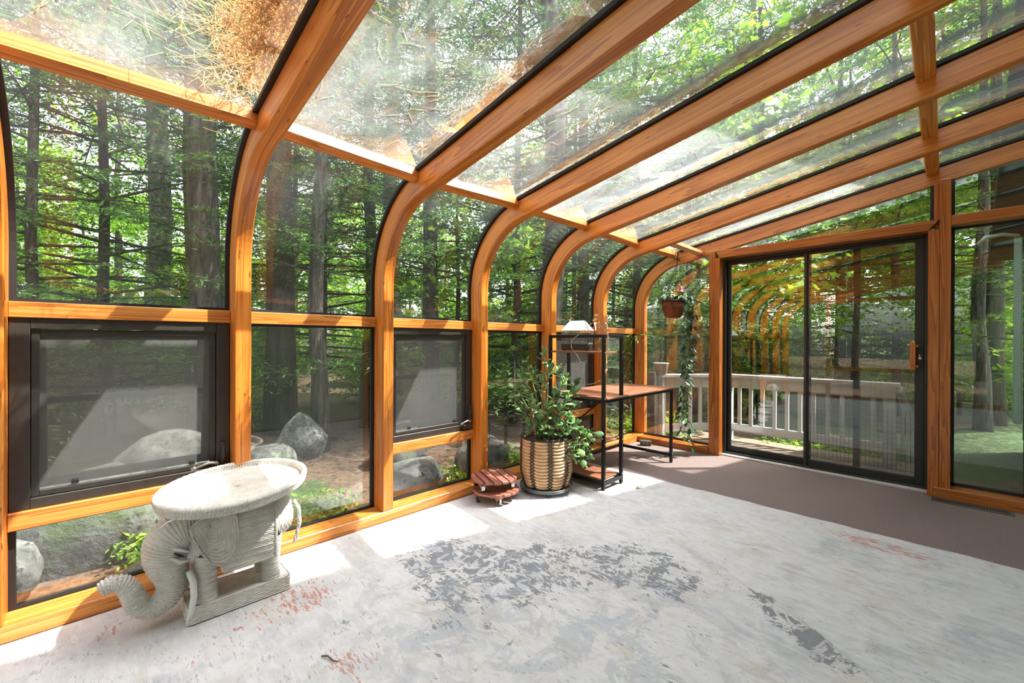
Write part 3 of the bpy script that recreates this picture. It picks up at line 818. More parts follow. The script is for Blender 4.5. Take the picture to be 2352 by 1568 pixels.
# body, lofted along y
secs = []
for y, zc, rz, rx in ((.268, .325, .040, .030), (.276, .322, .090, .066), (.30, .325, .108, .084), (.37, .332, .112, .092), (.46, .330, .116, .096), (.55, .332, .116, .096), (.61, .338, .112, .092), (.655, .342, .095, .076), (.682, .340, .066, .052), (.692, .335, .02, .02)):
    secs.append(((EX, y, zc), (rx, 0, 0), (0, 0, rz)))
mb = MB(); mb.grid(loft(secs, .0022, 130, .0090, .024), closed_v=True); epart('body', mb)
# saddle blanket: U-shaped woven cloth over the body with a braided hem
prof = [(-2.150, .192), (-2.152, .26), (-2.153, .33), (-2.160, .385), (-2.185, .43), (-2.225, .455), (-2.265, .462), (-2.305, .455), (-2.345, .43), (-2.370, .385), (-2.377, .33), (-2.378, .26), (-2.380, .192)]
pf = np.array(prof); dd = np.r_[0, np.cumsum(np.linalg.norm(np.diff(pf, axis=0), axis=1))]
s = np.linspace(0, dd[-1], 260); px_ = np.interp(s, dd, pf[:, 0]); pz_ = np.interp(s, dd, pf[:, 1])
yy = np.linspace(.385, .592, 96)
P = np.zeros((260, 96, 3)); P[:, :, 0] = px_[:, None]; P[:, :, 2] = pz_[:, None]; P[:, :, 1] = yy[None]
mb = MB(); mb.grid(weave_disp(P, s, (yy - .385), .0085, .0150, .0030, False)); blanket = epart('saddle_blanket', mb)
def braid(mb, pts, r, n=6, closed=False, twist=0.016):
    """two strands twisted round a path"""
    P = np.array(pts, float)
    if closed: P = np.vstack([P, P[:1]])
    d = np.r_[0, np.cumsum(np.linalg.norm(np.diff(P, axis=0), axis=1))]; m = int(d[-1] / .0045) + 2; s = np.linspace(0, d[-1], m)
    Q = np.stack([np.interp(s, d, P[:, k]) for k in range(3)], -1)
    T = np.gradient(Q, axis=0); T /= np.linalg.norm(T, axis=1, keepdims=True)
    up = np.array([0, 0, 1.0]); S = np.cross(T, up); ln = np.linalg.norm(S, axis=1, keepdims=True); S = np.where(ln < 1e-3, np.array([[1.0, 0, 0]]), S / np.maximum(ln, 1e-6)); Bn = np.cross(S, T)
    for ph in (0, math.pi):
        a = 2 * np.pi * s / twist + ph
        mb.tube((Q + S * (np.cos(a) * r * .55)[:, None] + Bn * (np.sin(a) * r * .55)[:, None]).tolist(), r * .62, n)
for side in (0, 1):
    j = slice(0, 130) if side == 0 else slice(130, 260)
    xs, zs = (px_[:130], pz_[:130]) if side == 0 else (px_[::-1][:130], pz_[::-1][:130])
    loop = [(xs[k], .385, zs[k]) for k in range(100, -1, -6)] + [(xs[0], y, zs[0]) for y in np.linspace(.39, .588, 14)] + [(xs[k], .592, zs[k]) for k in range(0, 101, 6)]
    mb = MB(); braid(mb, loop, .0065); o = mb.build('hem', WICKER, blanket)
# flared collar under the tray
TC = np.array((-2.262, .462, .514)); TA, TB = .336, .262; TROT = math.atan2(.585, -.811)
ua = np.array((math.cos(TROT), math.sin(TROT), 0)); ub = np.array((-math.sin(TROT), math.cos(TROT), 0))
secs = [((EX, .475, z), (0, ry, 0), (rx * -1, 0, 0)) for z, ry, rx in ((.418, .150, .088), (.430, .160, .098), (.452, .166, .108), (.482, .182, .132), (.507, .205, .165))]
mb = MB(); mb.grid(loft(secs, .0022, 170, .0086, .022), closed_v=True)
braid(mb, [(EX + .107 * math.cos(a), .475 + .168 * math.sin(a), .437) for a in np.linspace(0, 2 * np.pi, 60)[:-1]], .008, closed=True)
epart('collar', mb)
# tray: coiled floor, upright braided rim
th = np.linspace(0, 2 * np.pi, 260, endpoint=False); rr = np.linspace(0.03, 1.0, 120)
P = TC + (ua * TA)[None, None] * (rr[:, None] * np.cos(th)[None])[..., None] + (ub * TB)[None, None] * (rr[:, None] * np.sin(th)[None])[..., None]
mb = MB(); mb.grid(weave_disp(P, rr * .31, th * 80 / (2 * np.pi), .0095, 1.0, .0026), closed_v=True)
P2 = P.copy(); P2[..., 2] -= .012; mb.grid(P2[::10, ::-4], closed_v=True)
tray = epart('tray', mb)
def ell(k, dz): return [tuple(TC + ua * TA * k * math.cos(a) + ub * TB * k * math.sin(a) + np.array((0, 0, dz))) for a in np.linspace(0, 2 * np.pi, 90)[:-1]]
mb = MB()
for k, dz, r in ((1.0, -.004, .0105), (1.012, .008, .0100), (1.020, .021, .0110)): braid(mb, ell(k, dz), r, 6, True, .024)
mb.build('rim', WICKER, tray)
mb = MB(); mb.tube([tuple(TC + ua * TA * .80 * -1 + np.array((.0, -.03, -.005))), tuple(TC - ua * TA * .83 + np.array((.02, -.11, -.01))), tuple(TC - ua * TA * .80 + np.array((.035, -.15, -.035)))], .0028, 6); mb.build('loose_strand', WICKER, tray)
# head running into the trunk
def sec(y, z, ty, tz, rw, rh):
    l = math.hypot(ty, tz); ty /= l; tz /= l
    return ((EX, y, z), (rw, 0, 0), (0, -tz * rh, ty * rh))
secs = [sec(.335, .385, -1, .25, .030, .030), sec(.318, .388, -1, .2, .066, .060), sec(.285, .385, -1, 0, .080, .075), sec(.245, .365, -1, -.6, .086, .088), sec(.218, .330, -.5, -1, .086, .088), sec(.208, .285, -.1, -1, .078, .077), sec(.214, .235, .12, -1, .066, .067), sec(.226, .185, .05, -1, .056, .056),
        sec(.224, .138, -.35, -1, .048, .050), sec(.198, .098, -.9, -.7, .043, .046), sec(.160, .086, -1, .05, .040, .041), sec(.126, .108, -.6, 1, .038, .038), sec(.108, .150, -.3, 1, .036, .036), sec(.094, .190, -.45, 1, .034, .034), sec(.070, .222, -1, .6, .031, .031), sec(.040, .230, -1, -.15, .028, .028), sec(.016, .220, -1, -.5, .026, .026), sec(.010, .217, -1, -.5, .012, .012)]
mb = MB(); mb.grid(loft(secs, .0020, 110, .0096, .020, .0036), closed_v=True); head = epart('head', mb)
for sg in (1, -1):
    # eye: dark slit with a woven brow
    mb = MB(); mb.tube([(EX + sg * .0860, .226, .318), (EX + sg * .0885, .243, .302), (EX + sg * .0850, .260, .291)][::1], [.003, .0065, .003], 8); mb.build('eye', DARKHOLE, head).matrix_parent_inverse = Matrix.Identity(4)
    mb = MB(); mb.tube([(EX + sg * .085, .215, .300), (EX + sg * .091, .245, .277), (EX + sg * .086, .277, .272)], [.005, .008, .005], 10); mb.tube([(EX + sg * .084, .215, .340), (EX + sg * .090, .245, .326), (EX + sg * .085, .272, .308)], [.005, .007, .005], 10); mb.build('brow', WICKER, head)
    # tusk
    xx = EX + sg * .082
    mb = MB(); mb.tube([(xx - sg * .01, .275, .222), (xx + sg * .006, .288, .18), (xx + sg * .010, .290, .12), (xx + sg * .008, .281, .06), (xx + sg * .004, .270, .013)], [.012, .0125, .012, .0105, .008], 12); epart('tusk', mb, IVORY)
    # ear: flat woven fan hanging from the head
    hinge = np.array((EX + sg * .085, .285, .395)); n_ = 90
    out = [(-.010, .012), (.020, .040), (.070, .055), (.120, .050), (.150, .020), (.158, -.040), (.155, -.105), (.130, -.155), (.095, -.165), (.060, -.150), (.030, -.100), (.0, -.030)]
    O = np.array(out + out[:1]); dd = np.r_[0, np.cumsum(np.linalg.norm(np.diff(O, axis=0), axis=1))]; s = np.linspace(0, dd[-1], 120, endpoint=False)
    oy, oz = np.interp(s, dd, O[:, 0]), np.interp(s, dd, O[:, 1]); cy0, cz0 = .055, .005
    rr = np.linspace(0.02, 1, 60)
    P = np.zeros((60, 120, 3)); Yl = cy0 + rr[:, None] * (oy - cy0)[None]; Zl = cz0 + rr[:, None] * (oz - cz0)[None]
    P[..., 1] = hinge[1] + Yl; P[..., 2] = hinge[2] + Zl; P[..., 0] = hinge[0] + sg * (.018 + .12 * np.clip(Yl, 0, .2) - .35 * Yl ** 2 + .10 * np.clip(-Zl, 0, .2))
    if sg < 0: P = P[:, ::-1]
    mb = MB(); Q = weave_disp(P, rr * .105, np.arange(120) * 24 / 120, .0095, 1.0, .0030); mb.grid(Q, closed_v=True); back = P.copy(); back[..., 0] -= sg * .006; mb.grid(back[::4, ::-3], closed_v=True)
    ear = epart('ear', mb)
    edge = [tuple(P[-1, k]) for k in range(0, 120, 3)]; mb = MB(); braid(mb, edge, .005, 5, True, .012); mb.build('ear_hem', WICKER, ear)
# braided tail down the rump
mb = MB(); braid(mb, [(EX + .04, .690, .400), (EX + .055, .708, .36), (EX + .060, .710, .29), (EX + .055, .698, .23), (EX + .050, .690, .20)], .009); epart('tail', mb)

ELE.location.z = 0.010
# ================================================================== DESK WITH SHELVES
METAL = plain('black_steel', (0.014, 0.015, 0.016), 0.38, 0.4)
BOARD = wood_mat('rustic_brown_board', (0.16, 0.052, 0.026), (0.30, 0.115, 0.060), (0.42, 0.19, 0.11), rough=0.42, coat=0.1)
SCREW = plain('zinc_screw', (0.75, 0.75, 0.73), 0.3, 0.6)
desk = tag(empty('desk', (-2.16, 3.45, 0)), 'black metal desk with brown wood top and a tall side shelf', 'desk')
def rel(o, root):
    o.matrix_parent_inverse = Matrix.Translation(root.location).inverted(); return o
XA, XZ = -1.885, -2.435        # front and back post lines
YA, YM, YZ = 2.862, 3.122, 4.045
PW = 0.026
_s = MB(); _s.tube([(-.001, 0, 0), (.002, 0, 0)], .0045, 8); SCM = _s.mesh('screw', SCREW)
def post(x, y, z1):
    zf = .011 if y < 3.4 else .0
    mb = MB(); mb.box((x - PW / 2, y - PW / 2, zf + .008), (x + PW / 2, y + PW / 2, z1), 2); mb.tube([(x, y, zf), (x, y, zf + .012)], .012, 10)
    p = rel(mb.build('leg', METAL, desk, .002), desk)
    for z in (.735, 1.100, .378, .095):
        if z < z1: link_mesh('screw', SCM, p, (x + PW / 2, y, z))
for x in (XA, XZ):
    post(x, YA, 1.245); post(x, YM, 1.245); post(x, YZ, .725)
def dbar(a, b, name='rail', h=.026):
    mb = MB(); mb.beam(a, b, PW * .9, h); rel(mb.build(name, METAL, desk, .002), desk)
for x in (XA, XZ):
    dbar((x, YA, 1.232), (x, YM, 1.232))
    dbar((x, YM, .712), (x, YZ, .712)); dbar((x, YA, .712), (x, YM, .712))
for y in (YA, YM):
    dbar((XZ, y, 1.232), (XA, y, 1.232)); dbar((XZ, y, .065), (XA, y, .065))
dbar((XA, YA, .065), (XA, YM, .065), h=.03)
dbar((XZ, YZ, .712), (XA, YZ, .712)); dbar((XZ, YZ, .075), (XA, YZ, .075)); dbar((XZ, YM, .085), (XZ, YZ, .085))
dbar((XZ, YA, .712), (XA, YA, .712))
mb = MB(); mb.beam((XZ + .01, YM, .40), (XA - .15, YM + .0, .712), .012, .006, (0, 1, 0)); rel(mb.build('brace', METAL, desk), desk)
def dboard(x0, x1, y0, y1, z, name):
    mb = MB(); mb.box((x0, y0, z), (x1, y1, z + .016), 1 if name == 'desktop' else 0); rel(mb.build(name, BOARD, desk, .003), desk)
dboard(XZ - .03, XA + .022, YA + .015, YZ + .025, .726, 'desktop')
dboard(XZ - .005, XA - .015, YA + .005, YM - .005, 1.092, 'shelf')
dboard(XZ, XA - .015, YA + .005, YM - .005, .372, 'shelf')
dboard(XZ - .02, XA - .015, YA + .005, YM - .005, .082, 'shelf')

# ================================================================== TERRARIUM
TG = glass_mat('terrarium_glass', (.90, .92, .90), .08, .05)
FROST = plain('white_frosted_glass', (.62, .64, .62), .25, var=.05)
LEAD = plain('lead_came', (.05, .05, .05), .4, .6)
ter = tag(empty('terrarium', (-2.222, 2.992, 1.109)), 'small glass house terrarium with white roof on the top shelf', 'terrarium', rz=0) if False else None
ter = tag(empty('terrarium', (-2.240, 2.992, 1.109), None, math.radians(18)), 'small glass house terrarium with white hipped roof on the top shelf', 'terrarium')
tl, tw, tz0, tz1, tz2 = .122, .074, .058, .172, .262
mb = MB(); mb.box((-tl, -tw, .004), (tl, tw, tz0)); 
for x in (-tl + .02, tl - .02):
    for y in (-tw + .015, tw - .015): mb.box((x - .008, y - .008, 0), (x + .008, y + .008, .006))
mb.build('tray', plain('black_tray', (.02, .02, .021), .35), ter, .003)
mb = MB(); mb.box((-tl + .004, -tw + .004, tz0 - .002), (tl - .004, tw - .004, tz0 + .012)); mb.build('soil', plain('pale_gravel', (.30, .28, .26), .9, var=.5, scale=160), ter)
for lo, hi in (((-tl, -tw, tz0), (tl, -tw + .002, tz1)), ((-tl, tw - .002, tz0), (tl, tw, tz1)), ((-tl, -tw, tz0), (-tl + .002, tw, tz1)), ((tl - .002, -tw, tz0), (tl, tw, tz1))):
    mb = MB(); mb.box(lo, hi); mb.build('wall_pane', TG, ter)
ev = [(-tl - .006, -tw - .006, tz1), (tl + .006, -tw - .006, tz1), (tl + .006, tw + .006, tz1), (-tl - .006, tw + .006, tz1), (-tl * .55, 0, tz2), (tl * .55, 0, tz2)]
for f in ((0, 1, 5, 4), (2, 3, 4, 5), (1, 2, 5), (3, 0, 4)):
    mb = MB(); c0 = Vector((0, 0, tz1)); vs = [Vector(ev[i]) for i in f]; nrm = (vs[1] - vs[0]).cross(vs[2] - vs[0]).normalized() * .002
    k = len(vs); mb.v = [tuple(v) for v in vs] + [tuple(v - nrm) for v in vs]
    mb.quad_uv(list(range(k)), [(0, 0)] * k); mb.quad_uv([k + i for i in reversed(range(k))], [(0, 0)] * k)
    for i in range(k): mb.quad_uv((i, k + i, k + (i + 1) % k, (i + 1) % k), [(0, 0)] * 4)
    mb.build('roof_pane', FROST, ter)
mb = MB()
for a, b in ((0, 1), (1, 2), (2, 3), (3, 0), (0, 4), (3, 4), (1, 5), (2, 5), (4, 5)): mb.tube([ev[a], ev[b]], .0018, 6)
for x in (-tl, -tl * .35, tl * .35, tl):
    for y in (-tw, tw): mb.tube([(x, y, tz0), (x, y, tz1)], .0016, 6)
for y in (-tw, tw): mb.tube([(tl, y, tz0), (tl, y, tz1)], .0016, 6); 
mb.tube([(tl, 0, tz0), (tl, 0, tz1)], .0016, 6); mb.tube([(-tl, 0, tz0), (-tl, 0, tz1)], .0016, 6)
mb.build('lead_frame', LEAD, ter)

# ================================================================== GLASS VASE AND DRY VINE
vase = tag(empty('glass_vase', (-2.02, 3.02, 1.109)), 'clear ribbed glass vase with brown water on the top shelf', 'vase')
VG = glass_mat('vase_glass', (.90, .88, .86), .16)
n = 48; prof = [(.048, 0), (.052, .012), (.051, .06), (.046, .13), (.043, .175), (.047, .215), (.057, .240)]
mb = MB()
P = np.zeros((len(prof), n, 3))
for i, (r, z) in enumerate(prof):
    for k in range(n):
        a = 2 * math.pi * k / n; q = r * (1 + .05 * math.cos(a * 10)); P[i, k] = (q * math.cos(a), q * math.sin(a), z)
mb.grid(P, closed_v=True); mb.v.append((0, 0, .002)); mb.build('body', VG, vase)
mb = MB(); mb.lathe([(.0, .004), (.045, .004), (.048, .02), (.047, .06), (.043, .125), (.0, .125)], 24); mb.build('water', plain('brown_water', (.20, .115, .022), .25, var=.5, scale=60), vase)
VINE = plain('dry_vine', (.46, .31, .20), .7); DRYLEAF = plain('dry_leaf', (.62, .52, .33), .7)
vine = tag(empty('dried_vine', (-2.02, 3.02, 1.285)), 'thin dried vine looping out of the glass vase over the shelf', 'vine')
def vline(pts, r=.0022):
    mb = MB(); P = np.array(pts, float); d = np.r_[0, np.cumsum(np.linalg.norm(np.diff(P, axis=0), axis=1))]; s = np.linspace(0, d[-1], 40)
    Q = np.stack([np.interp(s, d, P[:, k]) for k in range(3)], -1)
    for it in range(3): Q[1:-1] = (Q[:-2] + 2 * Q[1:-1] + Q[2:]) / 4
    mb.tube(Q.tolist(), r, 6); rel(mb.build('stem', VINE, vine), vine); return Q
v1 = vline([(-2.02, 3.0, 1.24), (-2.02, 2.99, 1.345), (-2.05, 2.94, 1.35), (-2.10, 2.86, 1.26), (-2.16, 2.80, 1.20), (-2.16, 2.79, 1.14), (-2.13, 2.80, 1.10), (-2.09, 2.82, 1.06), (-2.08, 2.82, .98), (-2.06, 2.83, .90), (-2.06, 2.84, .84)])
v2 = vline([(-2.02, 3.02, 1.24), (-1.99, 3.03, 1.355), (-1.93, 2.98, 1.33), (-1.86, 2.88, 1.24), (-1.845, 2.86, 1.16), (-1.845, 2.86, 1.08), (-1.86, 2.86, 1.0), (-1.87, 2.86, .93), (-1.92, 2.85, .87), (-1.98, 2.84, .845), (-2.04, 2.83, .84)])
dl = MB(); dl.prism([(0, -.002), (.012, -.009), (.026, -.004), (.032, 0), (.026, .004), (.012, .009)], -.0006, .0006); dlm = dl.mesh('dry_leaf', DRYLEAF)
random.seed(4)
for Q, ks in ((v1, (3, 5, 6, 33, 34, 36, 37, 38, 39, 30)), (v2, (4, 8, 13, 17, 21, 25, 27, 28, 29, 33))):
    for k in ks:
        for r in range(2):
            o = link_mesh('leaf', dlm, vine, tuple(Q[k] - np.array(vine.location)), (random.uniform(-1, 1), random.uniform(-1, 1), random.uniform(0, 6.28)))
            s_ = random.uniform(.55, .95); o.scale = (s_, s_, s_)
for k in range(5):
    o = link_mesh('leaf', dlm, vine, (-.055 + .012 * random.random(), -.06 + .02 * k * .5, .075 + .012 * k), (random.uniform(-1, 1), random.uniform(-1, 0), random.uniform(0, 6.28))); o.scale = (1.2, 1.2, 1.2)

# ================================================================== PLANT DOLLIES
REDWOOD = wood_mat('redwood_stain', (0.16, 0.045, 0.030), (0.30, 0.10, 0.068), (0.42, 0.17, 0.12), rough=.5, coat=.0)
WHEEL = plain('caster_rubber', (.03, .03, .03), .5); CHROME = plain('caster_steel', (.6, .6, .6), .25, .9)
def dolly(name, label, x, y, z, rz, slats_dir=0.0):
    """round slatted board on four casters; z is the underside of the wheels"""
    root = tag(empty(name, (x, y, z), None, rz), label, 'plant stand', 'slatted wooden plant dollies')
    R = .172; n = 6; gap = .010; w = (2 * R - gap * (n - 1)) / n; zt = .068
    for k in range(n):
        y0 = -R + k * (w + gap); y1 = y0 + w
        def hw(yy): return math.sqrt(max(R * R - yy * yy, 0.0))
        ys = np.linspace(max(y0, -R + .006), min(y1, R - .006), 5)
        poly = [(hw(v), v) for v in ys] + [(-hw(v), v) for v in ys[::-1]]
        mb = MB(); mb.prism(poly, zt, zt + .018)
        for q in range(len(mb.uv)): mb.uv[q] = tuple((a, b + k * .21) for a, b in mb.uv[q])
        mb.build('slat', REDWOOD, root, .002)
    for xx in (-.085, .085):
        mb = MB(); mb.box((xx - .02, -.140, zt - .018), (xx + .02, .140, zt), 1); mb.build('batten', REDWOOD, root, .002)
    for xx in (-.085, .085):
        for yy in (-.115, .115):
            mb = MB(); mb.box((xx - .018, yy - .018, zt - .021), (xx + .018, yy + .018, zt - .018)); mb.box((xx - .014, yy - .013, .018), (xx - .011, yy + .013, zt - .02)); mb.box((xx + .011, yy - .013, .018), (xx + .014, yy + .013, zt - .02))
            cst = mb.build('caster', CHROME, root, .001)
            mb = MB(); m = Matrix.Translation((xx, yy, .020)) @ Matrix.Rotation(math.pi / 2, 4, 'Y')
            prof_ = [(0, -.008), (.014, -.0085), (.019, -.006), (.020, 0), (.019, .006), (.014, .0085), (0, .008)]
            b0 = len(mb.v); mb.lathe(prof_, 18); mb.v = [tuple(m @ Vector(v)) for v in mb.v]; wo = mb.build('wheel', WHEEL, cst)
            mb = MB(); mb.lathe([(0, -.0095), (.009, -.0092), (.009, .0092), (0, .0095)], 14); mb.v = [tuple(m @ Vector(v)) for v in mb.v]; mb.build('hub', CHROME, cst)
    return root
dolly('plant_dolly', 'slatted redwood plant dolly on the floor, under the upper one', -2.345, 2.135, 0.010, math.radians(20))
dolly('plant_dolly', 'slatted redwood plant dolly stacked on top of the other', -2.362, 2.128, 0.098, math.radians(-22))

# ================================================================== ROUND CADDY, BASKET, JADE PLANT
CX, CY = -2.215, 2.555
cad = tag(empty('plant_caddy', (CX, CY, .010)), 'round grey rolling plant caddy under the woven basket', 'plant stand')
CADM = plain('grey_enamel', (.16, .165, .17), .28, .5)
mb = MB()
for r, z in ((.205, .052), (.205, .040), (.15, .046), (.09, .046)): mb.tube([(r * math.cos(a), r * math.sin(a), z) for a in np.linspace(0, 2 * np.pi, 49)[:-1]], .0055, 8, closed=True)
for k in range(6):
    a = k * math.pi / 3; mb.tube([(0, 0, .046), (.205 * math.cos(a), .205 * math.sin(a), .046)], .004, 6)
mb.build('rack', CADM, cad)
mb = MB(); mb.lathe([(0, .040), (.19, .040), (.196, .050), (.19, .0455), (0, .0455)], 40); mb.build('saucer', plain('clear_grey_plastic', (.35, .36, .37), .2), cad)
for k in range(5):
    a = k * 2 * math.pi / 5 + .5
    mb = MB(); m = Matrix.Rotation(a, 4, 'Z') @ Matrix.Translation((.165, 0, .020)); mb.box((-.018, -.014, .0), (.018, .014, .028), None, m); c_ = mb.build('caster', WHEEL, cad, .003)
    mb = MB(); mb.lathe([(0, -.012), (.017, -.012), (.019, -.008), (.019, .008), (.017, .012), (0, .012)], 14); mm = m @ Matrix.Rotation(math.pi / 2, 4, 'X'); mb.v = [tuple(mm @ Vector(v)) for v in mb.v]; mb.build('wheel', WHEEL, c_)

STRAW = plain('pale_hyacinth', (.66, .42, .235), .6, var=.2, scale=16)
LACE = plain('dark_lacing', (.035, .020, .016), .6)
bask = tag(empty('woven_basket', (CX, CY, .066)), 'tall woven basket with dark crossed lacing around the jade plant', 'basket')
def brad(z): return .170 + .035 * min(1, z / .12) - .004 * max(0, (z - .25) / .1)
NS, NR, BH = 9, 15, .372
mb = MB(); n = 9 * 16; rows = NR * 7
P = np.zeros((rows + 1, n, 3))
for i in range(rows + 1):
    z = BH * i / rows; fr = (i / 7.0) % 1.0; sag = 0
    for k in range(n):
        a = 2 * math.pi * k / n; u = (k / 16.0) % 1.0
        bul = math.sin(math.pi * u) ** .6
        zz = z - .010 * bul * (1 if i < rows else 0) + .005
        r = brad(z) - .010 + (.013 * bul + .004) * math.sqrt(max(0, 1 - (2 * fr - 1) ** 2))
        P[i, k] = (r * math.cos(a), r * math.sin(a), max(zz, 0.0))
mb.grid(P, closed_v=True); mb.build('woven_wall', STRAW, bask)
for k in range(NS):
    a = 2 * math.pi * k / NS
    mb = MB()
    for sgn in (-1, 1):
        pts = []
        for q in range(NR * 4 + 1):
            z = BH * q / (NR * 4); tri = abs((q / 4.0 * 1.0) % 2 - 1) * 2 - 1
            aa = a + sgn * tri * .105; r = brad(z) + .0045
            pts.append((r * math.cos(aa), r * math.sin(aa), z))
        mb.tube(pts, .0032, 5)
    mb.build('lacing', LACE, bask)
mb = MB(); braid(mb, [((brad(BH) - .004) * math.cos(a), (brad(BH) - .004) * math.sin(a), BH + .002) for a in np.linspace(0, 2 * np.pi, 50)[:-1]], .010, 6, True, .03); mb.build('rim', LACE, bask)
mb = MB(); mb.lathe([(0, .0), (.165, .0), (.165, .006), (0, .006)], 30); mb.build('bottom', STRAW, bask)

JP = tag(empty('jade_plant', (CX, CY, .40)), 'large bushy jade plant with thick green leaves in the woven basket', 'plant')
t = NT('jade_leaf'); oi = t.n('ShaderNodeObjectInfo'); tc = t.n('ShaderNodeTexCoord')
cj = t.ramp(oi.outputs['Random'], [(0, (.030, .095, .030)), (.4, (.085, .20, .055)), (.75, (.18, .34, .09)), (1, (.32, .46, .14))])
cj = t.mix(t.math('MULTIPLY', t.noise(tc.outputs['Object'], 40, 2), .25), cj, (.22, .34, .16))
t.bsdf(cj, .30, None, Coat_Weight=.35, Coat_Roughness=.15, Subsurface_Weight=.0)
JADE = t.m
JSTEM = plain('jade_stem', (.23, .17, .11), .75, var=.25, scale=40); JTWIG = plain('jade_twig', (.20, .28, .10), .6)
mb = MB(); mb.lathe([(0, -.02), (.155, -.02), (.175, -.006), (.175, -.02), (.182, -.02), (.182, .004), (.172, .004), (.165, -.012), (0, -.012)], 36); mb.build('pot', BLACK, JP)
mb = MB(); mb.lathe([(.166, -.01), (.1, .0), (0, .004)], 30); mb.build('soil', plain('potting_soil', (.05, .035, .025), .95, var=.4, scale=80), JP)
# one thick spoon-shaped leaf, base at the origin, pointing +x
def jade_leaf():
    L, W, T = .076, .025, .0055; m, n = 9, 10; P = np.zeros((m, n, 3))
    for i in range(m):
        u = i / (m - 1); w = W * (math.sin(math.pi * u ** 1.35) ** .75 if 0 < u < 1 else 0) + .0015 * (1 - u)
        for k in range(n):
            a = 2 * math.pi * k / n
            P[i, k] = (L * u, w * math.cos(a), T * math.sin(a) * min(1, 4 * u + .3) * (1 if u < 1 else 0) + .10 * L * u * u + .12 * w * abs(math.cos(a)))
    mb = MB(); mb.grid(P, closed_v=True); return mb.mesh('jade_leaf', JADE)
JL = jade_leaf()
rv = Vector((_rt.x, _rt.y, 0)); fv = Vector((_fwd.x, _fwd.y, 0)).normalized()
random.seed(11)
# branch tips: (sideways to the right in the view, depth away, height above floor)
TIPS = [(-.16, .02, 1.02), (-.20, -.06, .93), (-.25, .0, .84), (-.28, .04, .76), (-.10, -.08, .96), (-.02, .0, 1.10), (.02, -.05, .99), (-.04, -.12, .90), (.10, .02, .98), (.16, .05, .90), (.12, -.08, .86), (.05, -.12, .80), (-.16, -.10, .82), (-.12, -.14, .74), (-.20, .02, .66),
        (.16, -.10, .76), (.22, .04, .80), (.26, .10, .86), (.00, -.15, .70), (.10, -.15, .68), (-.06, -.15, .62), (.16, -.12, .62), (.07, -.17, .58), (.24, .02, .68), (-.14, -.12, .56), (-.03, -.17, .53), (.13, -.16, .52),
        (.22, -.10, .56), (.27, -.08, .50), (.32, -.06, .45), (.36, -.05, .41), (.30, -.10, .38), (.25, -.12, .34), (.21, -.14, .30), (.40, -.04, .46), (.33, -.08, .30), (.27, -.12, .26)]
zb = JP.location.z
nleaf = 0
for ti, (u, d, z) in enumerate(TIPS):
    tip = rv * u + fv * d + Vector((0, 0, z - zb))
    root_ = Vector((random.uniform(-.07, .07), random.uniform(-.07, .07), -.01))
    droop = z < .52
    mid = root_.lerp(tip, .45) + Vector((random.uniform(-.03, .03), random.uniform(-.03, .03), .10 if droop else .02))
    if droop: mid = rv * (u * .62) + fv * d * .8 + Vector((0, 0, max(.10, (z - zb) * .4 + .12)))
    pts = []
    for k in range(9):
        q = k / 8; pts.append(root_ * (1 - q) ** 2 + mid * 2 * q * (1 - q) + tip * q * q)
    mb = MB(); mb.tube(pts, [.0085 * (1 - .62 * k / 8) for k in range(9)], 7)
    mb.build('stem', JSTEM if ti % 2 else JTWIG, JP)
    ax = (pts[-1] - pts[-3]).normalized()
    if not droop: ax = (ax + Vector((0, 0, .5))).normalized()
    side = ax.cross(Vector((.3, .5, .2))).normalized(); bi = ax.cross(side)
    for lv in range(4):
        base = tip - ax * (.030 * (3 - lv) + .004)
        for pr in range(2):
            a = lv * math.pi / 2 + pr * math.pi + random.uniform(-.25, .25)
            out = side * math.cos(a) + bi * math.sin(a)
            dirv = (out * (1.0 - .16 * lv) + ax * (.10 + .26 * lv) + Vector((random.uniform(-.25, .25), random.uniform(-.25, .25), random.uniform(-.3, .2)))).normalized()
            up_ = (ax - dirv * ax.dot(dirv)).normalized(); yv = up_.cross(dirv)
            sc_ = (.80, 1.0, 1.0, .72)[lv] * random.uniform(.75, 1.15)
            m = Matrix(((dirv.x, yv.x, up_.x, 0), (dirv.y, yv.y, up_.y, 0), (dirv.z, yv.z, up_.z, 0), (0, 0, 0, 1)))
            o = link_mesh('leaf', JL, JP, base, m.to_euler()); o.scale = (sc_,) * 3; nleaf += 1
# dry stake in the pot
mb = MB(); mb.tube([(.02, -.13, -.005), (-.005, -.15, .20), (-.02, -.16, .34)], .009, 7); mb.build('stem', plain('pale_bark', (.42, .27, .16), .7), JP)

# ================================================================== HANGING PLANTER
hb_ = tag(empty('hanger_board', (-1.90, 4.37, 2.15)), 'pale pine board screwed under the roof holding the hanging planter', 'board')
mb = MB(); mb.box((-.045, -.403, .0), (.045, .403, .034), 1); mb.build('board', WOOD_PALE, hb_, .003)
mb = MB(); mb.box((-.13, -.403, .012), (-.047, -.330, .045), 0); mb.build('block', WOOD_PALE, hb_, .003)
HX, HY, HZ = -1.985, 4.30, 1.44
COCO = plain('coco_fibre', (.20, .062, .022), .95, var=.4, scale=90)
hp = tag(empty('hanging_planter', (HX, HY, HZ)), 'brown coco fibre hanging planter on black cords', 'planter')
mb = MB(); mb.lathe([(0, 0), (.070, 0), (.088, .03), (.105, .10), (.113, .175), (.107, .175), (.098, .10), (0, .09)], 30); mb.build('liner', COCO, hp)
mb = MB(); mb.tube([(.118 * math.cos(a), .118 * math.sin(a), .172) for a in np.linspace(0, 2 * np.pi, 41)[:-1]], .006, 7, closed=True)
